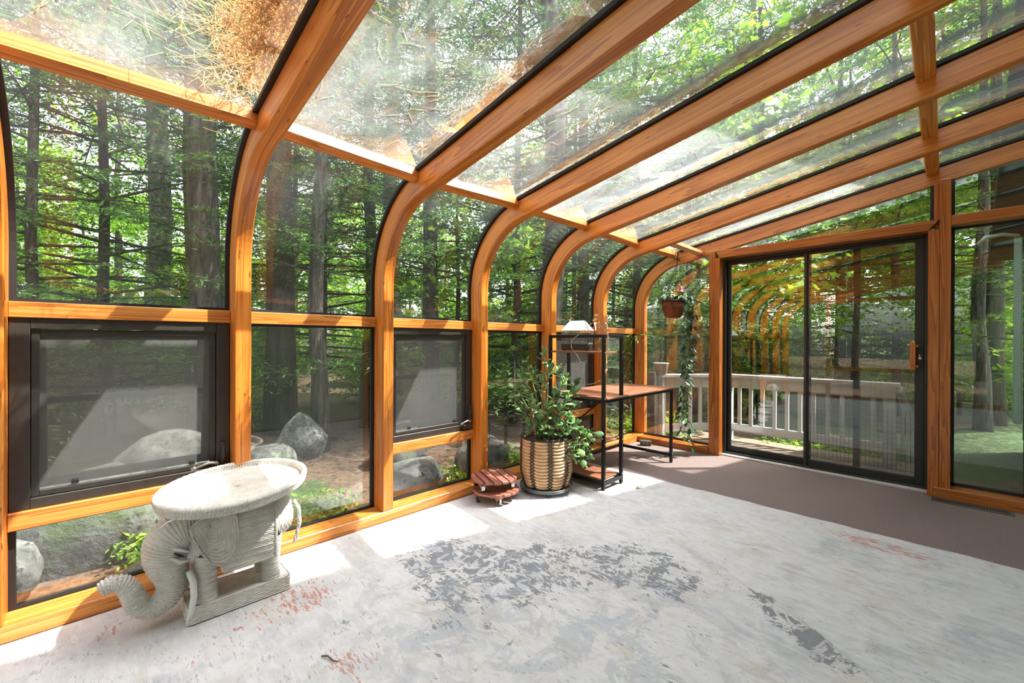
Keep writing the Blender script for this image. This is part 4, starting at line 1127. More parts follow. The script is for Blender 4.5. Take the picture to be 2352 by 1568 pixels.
for k in range(4):
    a = k * math.pi / 2 + .4; mb.tube([(.118 * math.cos(a), .118 * math.sin(a), .19), (.108 * math.cos(a), .108 * math.sin(a), .09), (.078 * math.cos(a + .5), .078 * math.sin(a + .5), .01)], .003, 6)
    mb.tube([(.112 * math.cos(a), .112 * math.sin(a), .09), (.112 * math.cos(a + .7), .112 * math.sin(a + .7), .10), (.116 * math.cos(a + 1.57), .116 * math.sin(a + 1.57), .15)], .003, 6)
mb.build('wire_frame', BLACK, hp)
HT = 2.085 - HZ
for k in range(3):
    a = k * 2 * math.pi / 3 + .9; mb = MB(); mb.tube([(.116 * math.cos(a), .116 * math.sin(a), .175), (.03, .03, HT - .06), (.03, .03, HT - .02)], .0025, 6); mb.build('cord', BLACK, hp)
mb = MB(); mb.tube([(.03 + .030 * math.cos(a) * .7, .03 + .030 * math.cos(a) * .7, HT + .012 + .034 * math.sin(a)) for a in np.linspace(0, 2 * np.pi, 29)[:-1]], .004, 8, closed=True); mb.build('ring', STEEL, hp)
mb = MB(); mb.tube([(.03, .03, HT - .05), (.03, .03, HT - .015)], .008, 8); mb.build('knot', BLACK, hp)

bell = tag(empty('bell_ornament', (HX + .055, HY + .055, 1.685)), 'small pink bell ornament hanging above the coco planter', 'ornament')
mb = MB(); mb.tube([(-.025, -.025, .36), (0, 0, .07)], .002, 6); mb.build('cord', plain('jute', (.45, .33, .22), .8), bell)
mb = MB(); mb.lathe([(.004, .085), (.014, .075), (.020, .05), (.024, .03), (.038, .022), (.036, .018), (.02, .02), (0, .02)], 20); mb.build('bell', plain('pink_glaze', (.50, .19, .28), .3, var=.2, scale=20), bell)
mb = MB(); mb.lathe([(0, .02), (.018, .02), (.026, .005), (.020, -.012), (0, -.014)], 16); mb.build('base', plain('clay', (.55, .22, .12), .6), bell)

tp = tag(empty('trailing_plant', (HX, HY, HZ + .17)), 'trailing vine with oval green leaves hanging from the coco planter', 'plant')
t = NT('trailing_leaf'); oi = t.n('ShaderNodeObjectInfo')
cj = t.ramp(oi.outputs['Random'], [(0, (.025, .075, .030)), (.5, (.055, .14, .060)), (.85, (.13, .24, .14)), (1, (.24, .36, .06))])
t.bsdf(cj, .38, None); TLEAF = t.m
lp_ = MB(); P = np.zeros((7, 5, 3))
for i in range(7):
    u = i / 6; w = .019 * math.sin(math.pi * min(.999, u * .94 + .03) ** .9) ** .8
    for k in range(5):
        v = (k - 2) / 2; P[i, k] = (.062 * u, w * v, .005 * abs(v) - .012 * u * u)
lp_.grid(P); TL = lp_.mesh('trailing_leaf', TLEAF)
random.seed(21)
def strand(path, every, jitter, scale=(.85, 1.35), spread=.03, twigs=True):
    P = np.array(path, float); d = np.r_[0, np.cumsum(np.linalg.norm(np.diff(P, axis=0), axis=1))]; m = max(6, int(d[-1] / .03)); s = np.linspace(0, d[-1], m)
    Q = np.stack([np.interp(s, d, P[:, k]) for k in range(3)], -1); Q[1:-1] += np.random.default_rng(int(abs(path[0][0] * 1e4))).normal(0, jitter, (m - 2, 3))
    mb = MB(); mb.tube(Q.tolist(), .0022, 5); mb.build('vine', JTWIG, tp)
    k = 0.0
    while k < d[-1]:
        p = np.array([np.interp(k, s, Q[:, c]) for c in range(3)])
        a = random.uniform(0, 6.28); p = p + np.array((math.cos(a), math.sin(a), 0)) * random.uniform(0, spread)
        o = link_mesh('leaf', TL, tp, tuple(p), (random.uniform(-.5, .5), random.uniform(.1, 1.0), a)); q = random.uniform(*scale); o.scale = (q, q, q)
        k += every * random.uniform(.6, 1.4)
rr_ = rv; 
def L3(u, d, z): return tuple(rr_ * u + fv * d + Vector((0, 0, z)))
strand([L3(.02, 0, .03), L3(.10, -.05, .05), L3(.145, -.04, -.05), L3(.13, -.03, -.30), L3(.14, -.02, -.60), L3(.11, -.02, -.85), L3(.09, -.02, -1.05)], .021, .008, spread=.045)
strand([L3(.03, 0, .03), L3(.12, -.06, .06), L3(.19, -.05, 0), L3(.20, -.04, -.20), L3(.17, -.03, -.48), L3(.16, -.02, -.62)], .022, .008, spread=.045)
strand([L3(.0, 0, .03), L3(.08, -.08, .06), L3(.11, -.09, -.05), L3(.10, -.07, -.35), L3(.12, -.06, -.7), L3(.07, -.05, -1.0), L3(.10, -.04, -1.20), L3(.17, -.04, -1.33)], .024, .008, spread=.04)
strand([L3(.05, 0, .03), L3(.13, .04, .04), L3(.18, .05, -.10), L3(.16, .06, -.40), L3(.18, .04, -.72)], .026, .01, spread=.045)
strand([L3(.07, 0, -.85), L3(.10, 0, -1.1), L3(.12, -.02, -1.36), L3(.16, -.03, -1.52)], .030, .008, spread=.04)
for u, d in ((-.10, -.03), (-.06, .05), (.0, .08), (-.13, .02)):
    strand([L3(0, 0, .02), L3(u * .6, d * .6, .06), L3(u, d, .05), L3(u * 1.5, d * 1.5, .0)], .035, .004, spread=.025)

# ================================================================== SMALL THINGS ON THE FLOOR
ob = tag(empty('outlet_box', (-2.40, 4.50, 0)), 'grey metal outlet box with two sockets on the carpet corner', 'outlet')
ob.rotation_euler = (0, 0, math.radians(30))
OBM = plain('grey_green_metal', (.10, .105, .085), .45, .4)
mb = MB(); mb.box((-.06, -.035, 0), (.06, .035, .058)); mb.build('box', OBM, ob, .006)
mb = MB(); mb.box((-.045, -.038, .012), (.045, -.034, .048)); mb.build('cover_plate', plain('dark_plate', (.06, .065, .05), .4, .4), ob, .001)
for xx in (-.02, .02):
    mb = MB(); mb.tube([(xx, -.037, .03), (xx, -.041, .03)], .013, 12); so = mb.build('socket', plain('tan_socket', (.32, .24, .15), .5), ob)
    mb = MB(); mb.box((xx - .006, -.0425, .03), (xx - .004, -.0408, .037)); mb.box((xx + .004, -.0425, .03), (xx + .006, -.0408, .037)); mb.build('slot', BLACK, so)

fvn = tag(empty('floor_vent', (.135, 4.545, .0)), 'long brown metal floor register in the carpet below the far window', 'vent')
mb = MB(); mb.box((-.205, -.055, 0), (.205, -.030, .006)); mb.box((-.205, .030, 0), (.205, .055, .006)); mb.box((-.205, -.03, 0), (-.188, .03, .006)); mb.box((.188, -.03, 0), (.205, .03, .006))
fr_ = mb.build('frame', plain('brown_register', (.10, .085, .075), .45, .3), fvn, .001)
mb = MB(); mb.box((-.188, -.03, .0002), (.188, .03, .001)); mb.build('opening', plain('duct_dark', (.006, .006, .006), .9), fvn)
lv_ = MB(); lv_.box((-.0032, -.030, .001), (.0032, .030, .0058)); lvm = lv_.mesh('louvre', fr_.data.materials[0])
for k in range(28): link_mesh('louvre', lvm, fvn, (-.182 + k * .01348, 0, 0))

# dry leaves and a twig
lf = MB(); P = np.zeros((6, 5, 3))
for i in range(6):
    u = i / 5; w = .016 * math.sin(math.pi * min(.99, u + .02)) + .001
    for k in range(5):
        v = (k - 2) / 2; P[i, k] = (.05 * u - .025, w * v, .006 * v * v + .010 * math.sin(u * 3))
lf.grid(P); 
TANLEAF = plain('tan_leaf', (.50, .36, .24), .8, var=.3, scale=60)
lfm = lf.mesh('fallen_leaf', TANLEAF)
for (x, y, rz, lab) in ((-2.02, 4.23, .4, 'curled tan leaf on the carpet under the desk, nearer the end wall'), (-2.07, 4.06, 2.0, 'curled tan leaf on the carpet under the desk, nearer the shelf'), (-1.72, 3.12, 1.1, 'small tan leaf lying on the rug by the shelf leg')):
    o = link_mesh('fallen_leaf', lfm, None, (x, y, .002 if y > 3.5 else .014), (0, 0, rz)); tag(o, lab, 'leaf', 'fallen leaves indoors')
mb = MB(); mb.tube([(-1.62, .60, .016), (-1.60, .615, .020), (-1.565, .62, .018), (-1.55, .635, .015)], [.003, .0035, .003, .0015], 6); o = mb.build('twig', plain('twig_bark', (.16, .10, .06), .8)); tag(o, 'short brown twig lying on the rug in the foreground', 'twig')
# ================================================================== OUTSIDE: GROUND, DECK, RAILING
t = NT('forest_floor'); tc = t.n('ShaderNodeTexCoord'); P = tc.outputs['Object']
a = t.noise(P, 1.1, 5, .6); b = t.noise(P, 26, 5, .7); d = t.noise(P, .35, 3)
c = t.ramp(b, [(.3, (.03, .018, .011)), (.5, (.105, .062, .038)), (.72, (.24, .15, .095))])
g = t.ramp(b, [(.3, (.015, .035, .008)), (.7, (.075, .13, .028))])
sx = t.n('ShaderNodeSeparateXYZ'); t.l(P, sx.inputs[0])
lawn = t.math('MULTIPLY', t.math('MULTIPLY', t.math('SUBTRACT', sx.outputs['Y'], 5.5), .5, True), t.math('MULTIPLY', t.math('ADD', sx.outputs['X'], 5.0), .4, True))
c = t.mix(t.ramp(t.math('ADD', a, t.math('SUBTRACT', t.math('MULTIPLY', lawn, .22), .08)), [(.53, (0, 0, 0)), (.62, (1, 1, 1))]), c, g)
t.bsdf(c, .95, t.bump(b, .6, .03)); GROUND = t.m
gx = np.concatenate([np.linspace(-45, -12, 23)[:-1], np.linspace(-12, 4, 81)[:-1], np.linspace(4, 40, 20)])
gy = np.concatenate([np.linspace(-40, -4, 20)[:-1], np.linspace(-4, 14, 91)[:-1], np.linspace(14, 55, 24)])
X, Y = np.meshgrid(gx, gy, indexing='ij')
def ground_z(x, y):
    d = np.clip(np.hypot(np.clip(-2.9 - x, 0, 99), np.clip(y - 5.0, 0, 99)), 0, 40)
    return -.30 + .010 * d + .05 * np.sin(x * 1.7 + 1) * np.sin(y * 1.3) * np.clip(d / 3, 0, 1) + .4 * np.clip((d - 12) / 20, 0, 1)
mb = MB(); mb.grid(np.stack([X, Y, ground_z(X, Y)], -1)); tag(mb.build('ground', GROUND), 'leaf strewn forest ground with mossy and grassy patches outside', 'ground', kind='structure')

t = NT('weathered_deck'); uvn = t.n('ShaderNodeUVMap'); uvn.uv_map = 'UVMap'
f = t.noise(t.mapping(uvn.outputs[0], (2, 60, 1)), 1.0, 5, .65); f2 = t.noise(uvn.outputs[0], 1.2, 2)
c = t.ramp(f, [(.3, (.13, .085, .06)), (.55, (.30, .205, .155)), (.75, (.42, .31, .25))]); c = t.mix(t.math('MULTIPLY', f2, .4), c, (.26, .25, .19))
t.bsdf(c, .8, t.bump(f, .3, .004)); DECKM = t.m
deck = tag(empty('deck', (-.5, 5.4, -.08)), 'weathered wooden deck outside the sliding door', 'deck', kind='structure')
deck.location = (0, 0, 0)
for k in range(9):
    y0 = 4.885 + k * .143
    x1 = 3.2 if k < 4 else -.10
    mb = MB(); mb.box((-2.55, y0, -.12), (x1, y0 + .137, -.082 - .003 * (k % 3)), 0); mb.build('plank', DECKM, deck, .003)
mb = MB(); mb.box((-2.5, 4.90, -.28), (3.1, 5.40, -.14), 0); mb.box((-2.5, 5.40, -.28), (-.15, 6.15, -.14), 0); mb.build('joists', DECKM, deck)

rail = tag(empty('deck_railing', (-1.97, 5.9, -.08)), 'white painted wooden deck railing with square balusters', 'railing')
def rb(mb, name): return rel(mb.build(name, WHITE, rail, .003), rail)
def beam(a, b, w, h, name):
    mb = MB(); mb.beam(a, b, w, h); return rb(mb, name)
PA, PB, PC = Vector((-1.98, 5.92, 0)), Vector((-.40, 5.90, 0)), Vector((-2.56, 5.20, 0))
for p, w, z1 in ((PA, .09, .735), (PB, .10, .735), (PC, .09, .735)):
    mb = MB(); mb.box((p.x - w / 2, p.y - w / 2, -.082), (p.x + w / 2, p.y + w / 2, z1), 2); rb(mb, 'post')
mb = MB(); mb.prism([(-.05, 0), (.05, 0), (.05, .10), (-.05, .10)], 0, .01); 
for a, b in ((PA, PB), (PA, PC)):
    d = (b - a).normalized(); u = Vector((0, 0, 1))
    ext = .08 if b is PB else .03
    beam(a - d * .05 + u * .752, b + d * ext + u * .752, .13, .035, 'top_cap')
    beam(a + d * .045 + u * .665, b - d * .05 + u * .665, .035, .135, 'apron')
    beam(a + d * .045 + u * .085, b - d * .05 + u * .085, .035, .10, 'bottom_rail')
    L = (b - a).length; n = int(L / .128)
    for k in range(1, n):
        p = a + d * (L * k / n)
        mb = MB(); mb.box((-.019, -.019, .135), (.019, .019, .60), 2, Matrix.Translation(p) @ Matrix.Rotation(math.atan2(d.y, d.x), 4, 'Z')); rb(mb, 'baluster')
# stair rail that slopes away at the right end
beam((-.33, 5.93, .70), (-.22, 6.55, .18), .05, .09, 'stair_rail')
for k in range(3):
    q = .2 + .3 * k; p = Vector((-.33, 5.93, .70)).lerp(Vector((-.22, 6.55, .18)), q); beam((p.x, p.y, p.z), (p.x, p.y, p.z - .55), .03, .03, 'baluster')
mb = MB(); mb.box((-2.66, 5.02, -.12), (-2.56, 5.12, .80), 2); o = mb.build('weathered_post', plain('old_brown_wood', (.055, .036, .022), .85, var=.3, scale=25), None, .004); tag(o, 'dark weathered wooden post beside the white railing', 'post')
mb = MB(); mb.lathe([(0, 0), (.070, 0), (.095, .13), (.100, .13), (.100, .145), (.088, .145), (.066, .015), (0, .015)], 24, (PC.x, PC.y, .772)); o = mb.build('flower_pot', plain('grey_plastic', (.42, .41, .40), .6)); tag(o, 'grey flower pot standing on the railing post', 'pot')
mb = MB(); rng = np.random.default_rng(3); Pn = np.zeros((9, 18, 3))
for i in range(9):
    ph = math.pi * (i + .2) / 9.4 / 1.0
    for k in range(18):
        th = 2 * math.pi * k / 18; r = 1 + .25 * math.sin(3 * th + i) * math.sin(2 * ph); Pn[i, k] = (.14 * r * math.sin(ph) * math.cos(th), .08 * r * math.sin(ph) * math.sin(th), .055 * (1 + math.cos(ph)) * (1 + .2 * math.sin(5 * th)))
mb.grid(Pn[::-1], closed_v=True); o = mb.build('blue_tarp', plain('blue_tarp', (.10, .20, .50), .5, var=.3, scale=25), None, loc=(-1.70, 6.12, -.30)); tag(o, 'crumpled blue tarp behind the white railing', 'tarp')

# ================================================================== BOULDERS
t = NT('lichen_granite'); tc = t.n('ShaderNodeTexCoord'); a = t.noise(tc.outputs['Object'], 5, 5, .65); b = t.noise(tc.outputs['Object'], 22, 4, .7)
c = t.ramp(a, [(.35, (.05, .05, .046)), (.5, (.12, .12, .112)), (.65, (.22, .22, .205))]); c = t.mix(t.ramp(b, [(.56, (0, 0, 0)), (.62, (1, 1, 1))]), c, (.035, .037, .032))
mo = t.ramp(t.noise(tc.outputs['Object'], 2.2, 3), [(.56, (0, 0, 0)), (.66, (1, 1, 1))]); c = t.mix(t.math('MULTIPLY', mo, .7), c, (.07, .13, .03))
t.bsdf(c, .9, t.bump(b, .5, .03)); ROCK = t.m
def boulder(seed, x, y, rx, ry, rz_, label, sharp=0.0, zoff=0.0):
    r = np.random.default_rng(seed); bm = bmesh.new(); bmesh.ops.create_icosphere(bm, subdivisions=3, radius=1)
    planes = [(Vector(r.normal(0, 1, 3)).normalized(), r.uniform(.62, .9)) for _ in range(9)]
    k1, k2 = r.uniform(0, 6, 3), r.uniform(0, 6, 3)
    for v in bm.verts:
        p = v.co.normalized()
        for nrm, dd in planes:
            h = p.dot(nrm)
            if h > dd: p = p - nrm * (h - dd) * .9
        p *= 1 + .05 * math.sin(4 * p.x + k1[0]) * math.sin(4 * p.y + k1[1]) + .03 * math.sin(9 * p.z + k2[0])
        if sharp: p.x *= 1 - sharp * max(0, p.z); p.y *= 1 - sharp * max(0, p.z)
        v.co = Vector((p.x * rx, p.y * ry, p.z * rz_))
    me = bpy.data.meshes.new('boulder'); bm.to_mesh(me); bm.free(); me.materials.append(ROCK)
    me.polygons.foreach_set('use_smooth', np.ones(len(me.polygons), bool))
    o = link_mesh('boulder', me, None, (x, y, float(ground_z(np.array(x), np.array(y))) + rz_ * .55 + zoff), (0, 0, r.uniform(0, 6))); tag(o, label, 'rock', 'boulders outside the glass wall')
boulder(1, -5.15, 1.32, .30, .28, .27, 'rounded speckled boulder right of the tray, seen through the clear pane')
boulder(2, -5.75, 1.85, .34, .30, .40, 'tall pointed boulder at the foot of the thick trunk', .55)
boulder(3, -5.2, .95, .30, .26, .30, 'grey boulder half hidden by the orange post above the tray')
boulder(4, -4.1, -.12, .52, .35, .42, 'long mossy boulder behind the lowest left pane')
boulder(5, -4.5, .45, .42, .36, .48, 'dark boulder behind the elephant head outside the low pane')
boulder(6, -3.75, -.42, .24, .22, .26, 'small boulder at the far left outside the low pane')
boulder(7, -3.35, .22, .16, .13, .10, 'flat stone lying in leaf litter outside the low pane')
boulder(9, -3.6, 2.2, .30, .26, .24, 'shaded boulder outside behind the stacked plant dollies')
boulder(10, -3.5, 3.0, .34, .30, .30, 'shaded boulder outside behind the woven basket')
boulder(11, -4.6, 2.6, .40, .33, .34, 'low boulder in the shade beyond the third bay')

# ================================================================== TREES AND SHRUBS
BARK = []
for nm, c0, c1, c2 in (('grey_bark', (.035, .030, .026), (.095, .080, .068), (.19, .168, .145)), ('brown_bark', (.022, .015, .011), (.070, .049, .036), (.145, .108, .082))):
    t = NT(nm); uvn = t.n('ShaderNodeUVMap'); uvn.uv_map = 'UVMap'; tc = t.n('ShaderNodeTexCoord')
    f = t.noise(t.mapping(tc.outputs['Object'], (14, 14, 2.2)), 1.0, 5, .65, .4)
    c = t.ramp(f, [(.35, c0), (.52, c1), (.7, c2)]); t.bsdf(c, .95, t.bump(f, 1.0, .05)); BARK.append(t.m)
HEM = leaf_mat('hemlock_needles', [(.035, .085, .032), (.060, .135, .045), (.10, .20, .055), (.17, .28, .075)], .40)
MAPLE = leaf_mat('maple_leaves', [(.11, .24, .03), (.20, .38, .04), (.32, .54, .06), (.48, .66, .10)], .55)
BRUSH = leaf_mat('understory_leaves', [(.09, .20, .025), (.20, .36, .04), (.34, .52, .06), (.50, .64, .10)], .5)

def basis_from(n, rng):
    n = n / np.linalg.norm(n, axis=1, keepdims=True)
    r = rng.normal(0, 1, n.shape); u = np.cross(n, r); u /= np.linalg.norm(u, axis=1, keepdims=True); return u, np.cross(n, u)
def scatter_leaves(P, D, N, shape, size):
    """one copy of the flat polygon `shape` (k,2) per point: P base, D direction, N normal, size (n,)"""
    k = len(shape); D = D / np.linalg.norm(D, axis=1, keepdims=True)
    N = N - D * (N * D).sum(1, keepdims=True); N /= np.maximum(np.linalg.norm(N, axis=1, keepdims=True), 1e-6); S = np.cross(N, D)
    V = P[:, None] + size[:, None, None] * (D[:, None] * shape[None, :, 0, None] + S[:, None] * shape[None, :, 1, None] + (N[:, None] * shape[None, :, 2, None] if shape.shape[1] > 2 else 0))
    return V.reshape(-1, 3), (np.arange(len(P) * k).reshape(-1, k))
DIAMOND = np.array([(0, 0), (.45, .12), (1, 0), (.45, -.12)])
OVAL = np.array([(0, 0, 0), (.3, .22, .04), (.7, .20, .02), (1, 0, -.08), (.7, -.20, .02), (.3, -.22, .04)])
STAR = np.array([(0, 0), (.12, .20), (.02, .48), (.36, .34), (.62, .50), (.66, .22), (1, 0), (.66, -.22), (.62, -.50), (.36, -.34), (.02, -.48), (.12, -.20)])

def hemlock(seed, H, R, z_low, limbs, twigs, tufts, trunk_r, size=.085, bark=0):
    rng = np.random.default_rng(seed); mb = MB()
    zz = np.linspace(0, H, 12); wob = np.cumsum(rng.normal(0, .03, (12, 2)), axis=0); wob[:2] = 0
    mb.tube([(wob[i, 0], wob[i, 1], zz[i] - (.4 if i == 0 else 0)) for i in range(12)], [trunk_r * (1.25 if i == 0 else 1) * (1 - .92 * zz[i] / H) + .008 for i in range(12)], 14)
    P, D, N = [], [], []
    for l in range(limbs):
        f = (l + rng.uniform(0, 1)) / limbs; z = z_low + (H * .97 - z_low) * f ** 1.15
        az = l * 2.399 + rng.uniform(-.4, .4); L = R * (1 - ((z - z_low) / (H - z_low)) ** 1.2) * rng.uniform(.55, 1.1) + .35
        d = np.array((math.cos(az), math.sin(az), rng.uniform(-.05, .25))); droop = rng.uniform(.10, .30)
        base = np.array((np.interp(z, zz, wob[:, 0]), np.interp(z, zz, wob[:, 1]), z))
        pt = lambda s: base + d * (L * s) + np.array((0, 0, -droop * L * s * s))
        mb.tube([tuple(pt(s)) for s in (0, .35, .7, 1)], [.022 * (1 - z / H * .6) + .006, .014, .008, .003], 4, False)
        sd = np.array((-math.sin(az), math.cos(az), 0))
        for tw in range(twigs):
            s = .18 + .82 * (tw + rng.uniform(0, 1)) / twigs; b0 = pt(s); sg = 1 if tw % 2 else -1
            tl = L * .34 * (1.1 - s) + .10; td = sd * sg * .8 + d * .6 + np.array((0, 0, rng.uniform(-.35, .05))); td /= np.linalg.norm(td)
            q = (np.arange(tufts) + rng.uniform(0, 1, tufts)) / tufts
            p = b0[None] + td[None] * (q * tl)[:, None] + rng.normal(0, .025, (tufts, 3)) + np.array((0, 0, -1.0))[None] * (.25 * tl * q * q)[:, None]
            P.append(p); dd = td[None] + rng.normal(0, .55, (tufts, 3)) * np.array((1, 1, .5)); D.append(dd); N.append(np.array((0, 0, 1.0))[None] + rng.normal(0, .35, (tufts, 3)))
    P, D, N = np.vstack(P), np.vstack(D), np.vstack(N); sz = size * rng.uniform(.7, 1.5, len(P))
    V, F = scatter_leaves(P, D, N, DIAMOND, sz)
    return mb.mesh('trunk', BARK[bark]), tri_mesh('foliage', V, F, HEM)

def leafy(seed, H, R, z_low, clusters, per, size, trunk_r, shape=STAR, mat=None, bark=1, spread=.32, forks=9):
    rng = np.random.default_rng(seed); mb = MB(); zz = np.linspace(0, H * .9, 9); wob = np.cumsum(rng.normal(0, .05, (9, 2)), axis=0); wob[:2] = 0
    if trunk_r: mb.tube([(wob[i, 0], wob[i, 1], zz[i] - (.4 if i == 0 else 0)) for i in range(9)], [trunk_r * (1.2 if i == 0 else 1) * (1 - .85 * zz[i] / H) + .006 for i in range(9)], 12)
    P, D, N = [], [], []
    ends = []
    for b in range(forks):
        z = z_low + (H * .8 - z_low) * b / forks; az = b * 2.4 + rng.uniform(-.5, .5); L = R * rng.uniform(.6, 1.0)
        base = np.array((np.interp(z, zz, wob[:, 0]), np.interp(z, zz, wob[:, 1]), z)); e = base + np.array((math.cos(az) * L, math.sin(az) * L, L * rng.uniform(.1, .6)))
        m_ = (base + e) / 2 + np.array((0, 0, -.08 * L)); mb.tube([tuple(base), tuple(m_), tuple(e)], [.03 * trunk_r / .12 + .006, .016, .004], 5, False); ends.append((base, m_, e))
    for c_ in range(clusters):
        if rng.uniform() < .72:
            b0, m_, e = ends[rng.integers(len(ends))]; s = rng.uniform(.3, 1.1); ce = b0 * (1 - s) ** 2 + 2 * m_ * s * (1 - s) + e * s * s + rng.normal(0, spread * R * .45, 3) * np.array((1, 1, .45))
        else:
            v = rng.normal(0, 1, 3); v /= np.linalg.norm(v); ce = np.array((0, 0, (z_low + H) / 2)) + v * np.array((R, R, (H - z_low) / 2)) * rng.uniform(.5, 1)
        az = rng.uniform(0, 6.28); sd = np.array((math.cos(az), math.sin(az), -.1))
        q = rng.uniform(0, 1, per); p = ce[None] + sd[None] * (q * .35 * (1 if size > .05 else .5))[:, None] + rng.normal(0, .05, (per, 3))
        P.append(p); dd = rng.normal(0, 1, (per, 3)) * np.array((1, 1, .5)) + sd[None] * .6 + np.array((0, 0, -.25)); D.append(dd); N.append(np.array((0, 0, 1.0))[None] + rng.normal(0, .45, (per, 3)))
    P, D, N = np.vstack(P), np.vstack(D), np.vstack(N); keep = P[:, 2] > .02; P, D, N = P[keep], D[keep], N[keep]
    V, F = scatter_leaves(P, D, N, shape, size * rng.uniform(.6, 1.3, len(P)))
    return mb.mesh('trunk', BARK[bark]), tri_mesh('foliage', V, F, mat or MAPLE)

KINDS = {
    'hem_a': hemlock(1, 15, 3.4, 1.6, 95, 24, 17, .13, .078),
    'hem_b': hemlock(2, 12, 3.0, .9, 90, 24, 17, .07, .075, 1),
    'pine_tall': hemlock(3, 19, 3.8, 4.2, 85, 25, 17, .20, .090),
    'pine_brown': hemlock(4, 18, 3.6, 3.6, 85, 25, 17, .21, .090, 1),
    'maple_a': leafy(5, 11, 3.2, 2.2, 1100, 7, .13, .12),
    'maple_b': leafy(6, 8, 2.6, 1.0, 1100, 7, .115, .08),
    'shrub': leafy(7, 1.7, .95, .10, 420, 9, .085, .02, OVAL, BRUSH, 1, .5, 12),
    'shrub_b': leafy(8, 2.6, 1.2, .3, 420, 9, .11, .03, STAR, BRUSH, 1, .5, 12),
    'fern': leafy(9, .45, .35, .03, 60, 8, .10, .006, OVAL, BRUSH, 1, .5, 6),
}
PLURAL = {'hem': ('tree', 'dark hemlock tree in the woods, drooping fine needles', 'hemlocks in the woods'), 'pine': ('tree', 'tall bare-stemmed conifer in the woods', 'conifers in the woods'), 'maple': ('tree', 'leafy green maple tree in the woods', 'maples in the woods'), 'shrub': ('shrub', 'leafy light green shrub growing under the trees', 'understory shrubs'), 'fern': ('plant', 'small leafy seedling growing by the glass outside', 'seedlings by the glass')}
NAMES = {'hem': 'hemlock_tree', 'pine': 'conifer_tree', 'maple': 'maple_tree', 'shrub': 'shrub', 'fern': 'seedling'}
def plant(kind, x, y, s=1.0, rz=0.0, label=None, tilt=(0, 0), dz=0.0):
    k = kind.split('_')[0]; cat, lab, grp = PLURAL[k]
    r = empty(NAMES[k], (x, y, float(ground_z(np.array(x), np.array(y))) + dz), None, rz); r.rotation_euler = (tilt[0], tilt[1], rz); r.scale = (s, s, s)
    tag(r, label or lab, cat, None if label else grp)
    tr, fo = KINDS[kind]
    link_mesh('stem' if k in ('shrub', 'fern') else 'trunk', tr, r); link_mesh('foliage', fo, r)
    return r
def ray(px, d):
    a = _rt * ((px - 1176) / F_PX) + _fwd; a.z = 0; a.normalize(); return a.x * d, a.y * d
x, y = ray(478, 6.6); plant('pine_tall', x, y, .92, .3, 'thick grey trunked conifer filling the leftmost arched pane')
x, y = ray(645, 7.4); plant('pine_brown', x, y, 1.0, 1.3, 'thick dark barked conifer behind the second clear pane')
x, y = ray(845, 7.8); plant('pine_tall', x, y, .62, 2.0, 'slimmer conifer trunk just left of the third orange rib')
x, y = ray(990, 6.9); plant('pine_brown', x, y, .66, .6, 'conifer trunk seen high in the third arched pane')
x, y = ray(2258, 10.2); plant('pine_tall', x, y, .50, 4.0, 'paler of the twin trunks right of the sliding door')
x, y = ray(2284, 10.9); plant('pine_brown', x, y, .60, 2.6, 'darker of the twin trunks right of the sliding door')
x, y = ray(1335, 8.2); plant('hem_a', x, y, .95, 1.0)
x, y = ray(1180, 7.4); plant('hem_b', x, y, 1.0, 2.2)
x, y = ray(1040, 7.2); plant('maple_b', x, y, .62, .4, 'young maple with broad leaves close behind the third bay')
x, y = ray(1470, 9.0); plant('hem_b', x, y, 1.1, 4.4)
x, y = ray(250, 7.6); plant('hem_b', x, y, .9, 5.1)
x, y = ray(60, 7.0); plant('hem_b', x, y, .8, 3.0)
x, y = ray(740, 8.8); plant('hem_b', x, y, .95, .9)
x, y = ray(1590, 9.6); plant('maple_b', x, y, 1.1, 3.3)
x, y = ray(1750, 11.5); plant('hem_a', x, y, .9, 1.9)
x, y = ray(1930, 12.5); plant('maple_a', x, y, .95, .2)
x, y = ray(2060, 11.2); plant('hem_b', x, y, 1.0, 2.9)
x, y = ray(2215, 15.0); plant('maple_b', x, y, 1.3, 2.1)
x, y = ray(2330, 17.0); plant('maple_b', x, y, 1.5, 4.1)
x, y = ray(2270, 20.0); plant('maple_a', x, y, 1.4, 1.1)
x, y = ray(2205, 12.0); plant('shrub_b', x, y, 1.1, 1.1)
x, y = ray(2320, 13.5); plant('shrub', x, y, 1.4, 3.1)
plant('hem_a', -6.6, -2.2, .9, 2.0)
plant('pine_tall', -4.25, 4.95, .95, 1.7, 'tall conifer added for shade, crown over the roof, trunk behind the fifth rib')  # added tree, placed so its crown shades the ground outside the side wall
x, y = ray(735, 6.2); plant('pine_tall', x, y, .55, 5.0, 'thin bare stem between the two trunks in the second pane')
rng = np.random.default_rng(77)
placed = [(r.location.x, r.location.y) for r in bpy.data.objects if r.parent is None and r.name.split('.')[0] in NAMES.values()]
def free(x, y, dmin):
    return all((x - a) ** 2 + (y - b) ** 2 > dmin * dmin for a, b in placed)
def fill(n, r0, r1, a0, a1, kinds, dmin, s0, s1, clear=True):
    k = 0; tries = 0
    while k < n and tries < 3000:
        tries += 1
        a = math.radians(rng.uniform(a0, a1)); r = math.sqrt(rng.uniform(r0 * r0, r1 * r1)); x, y = -math.sin(a) * r, math.cos(a) * r + 1.0
        if x > -5.6 and -4.5 < y < 7.6 and x < 9: continue
        if x > .0 and -8 < y < 11: continue
        if not free(x, y, dmin): continue
        placed.append((x, y)); plant(kinds[rng.integers(len(kinds))], x, y, rng.uniform(s0, s1), rng.uniform(0, 6.28)); k += 1
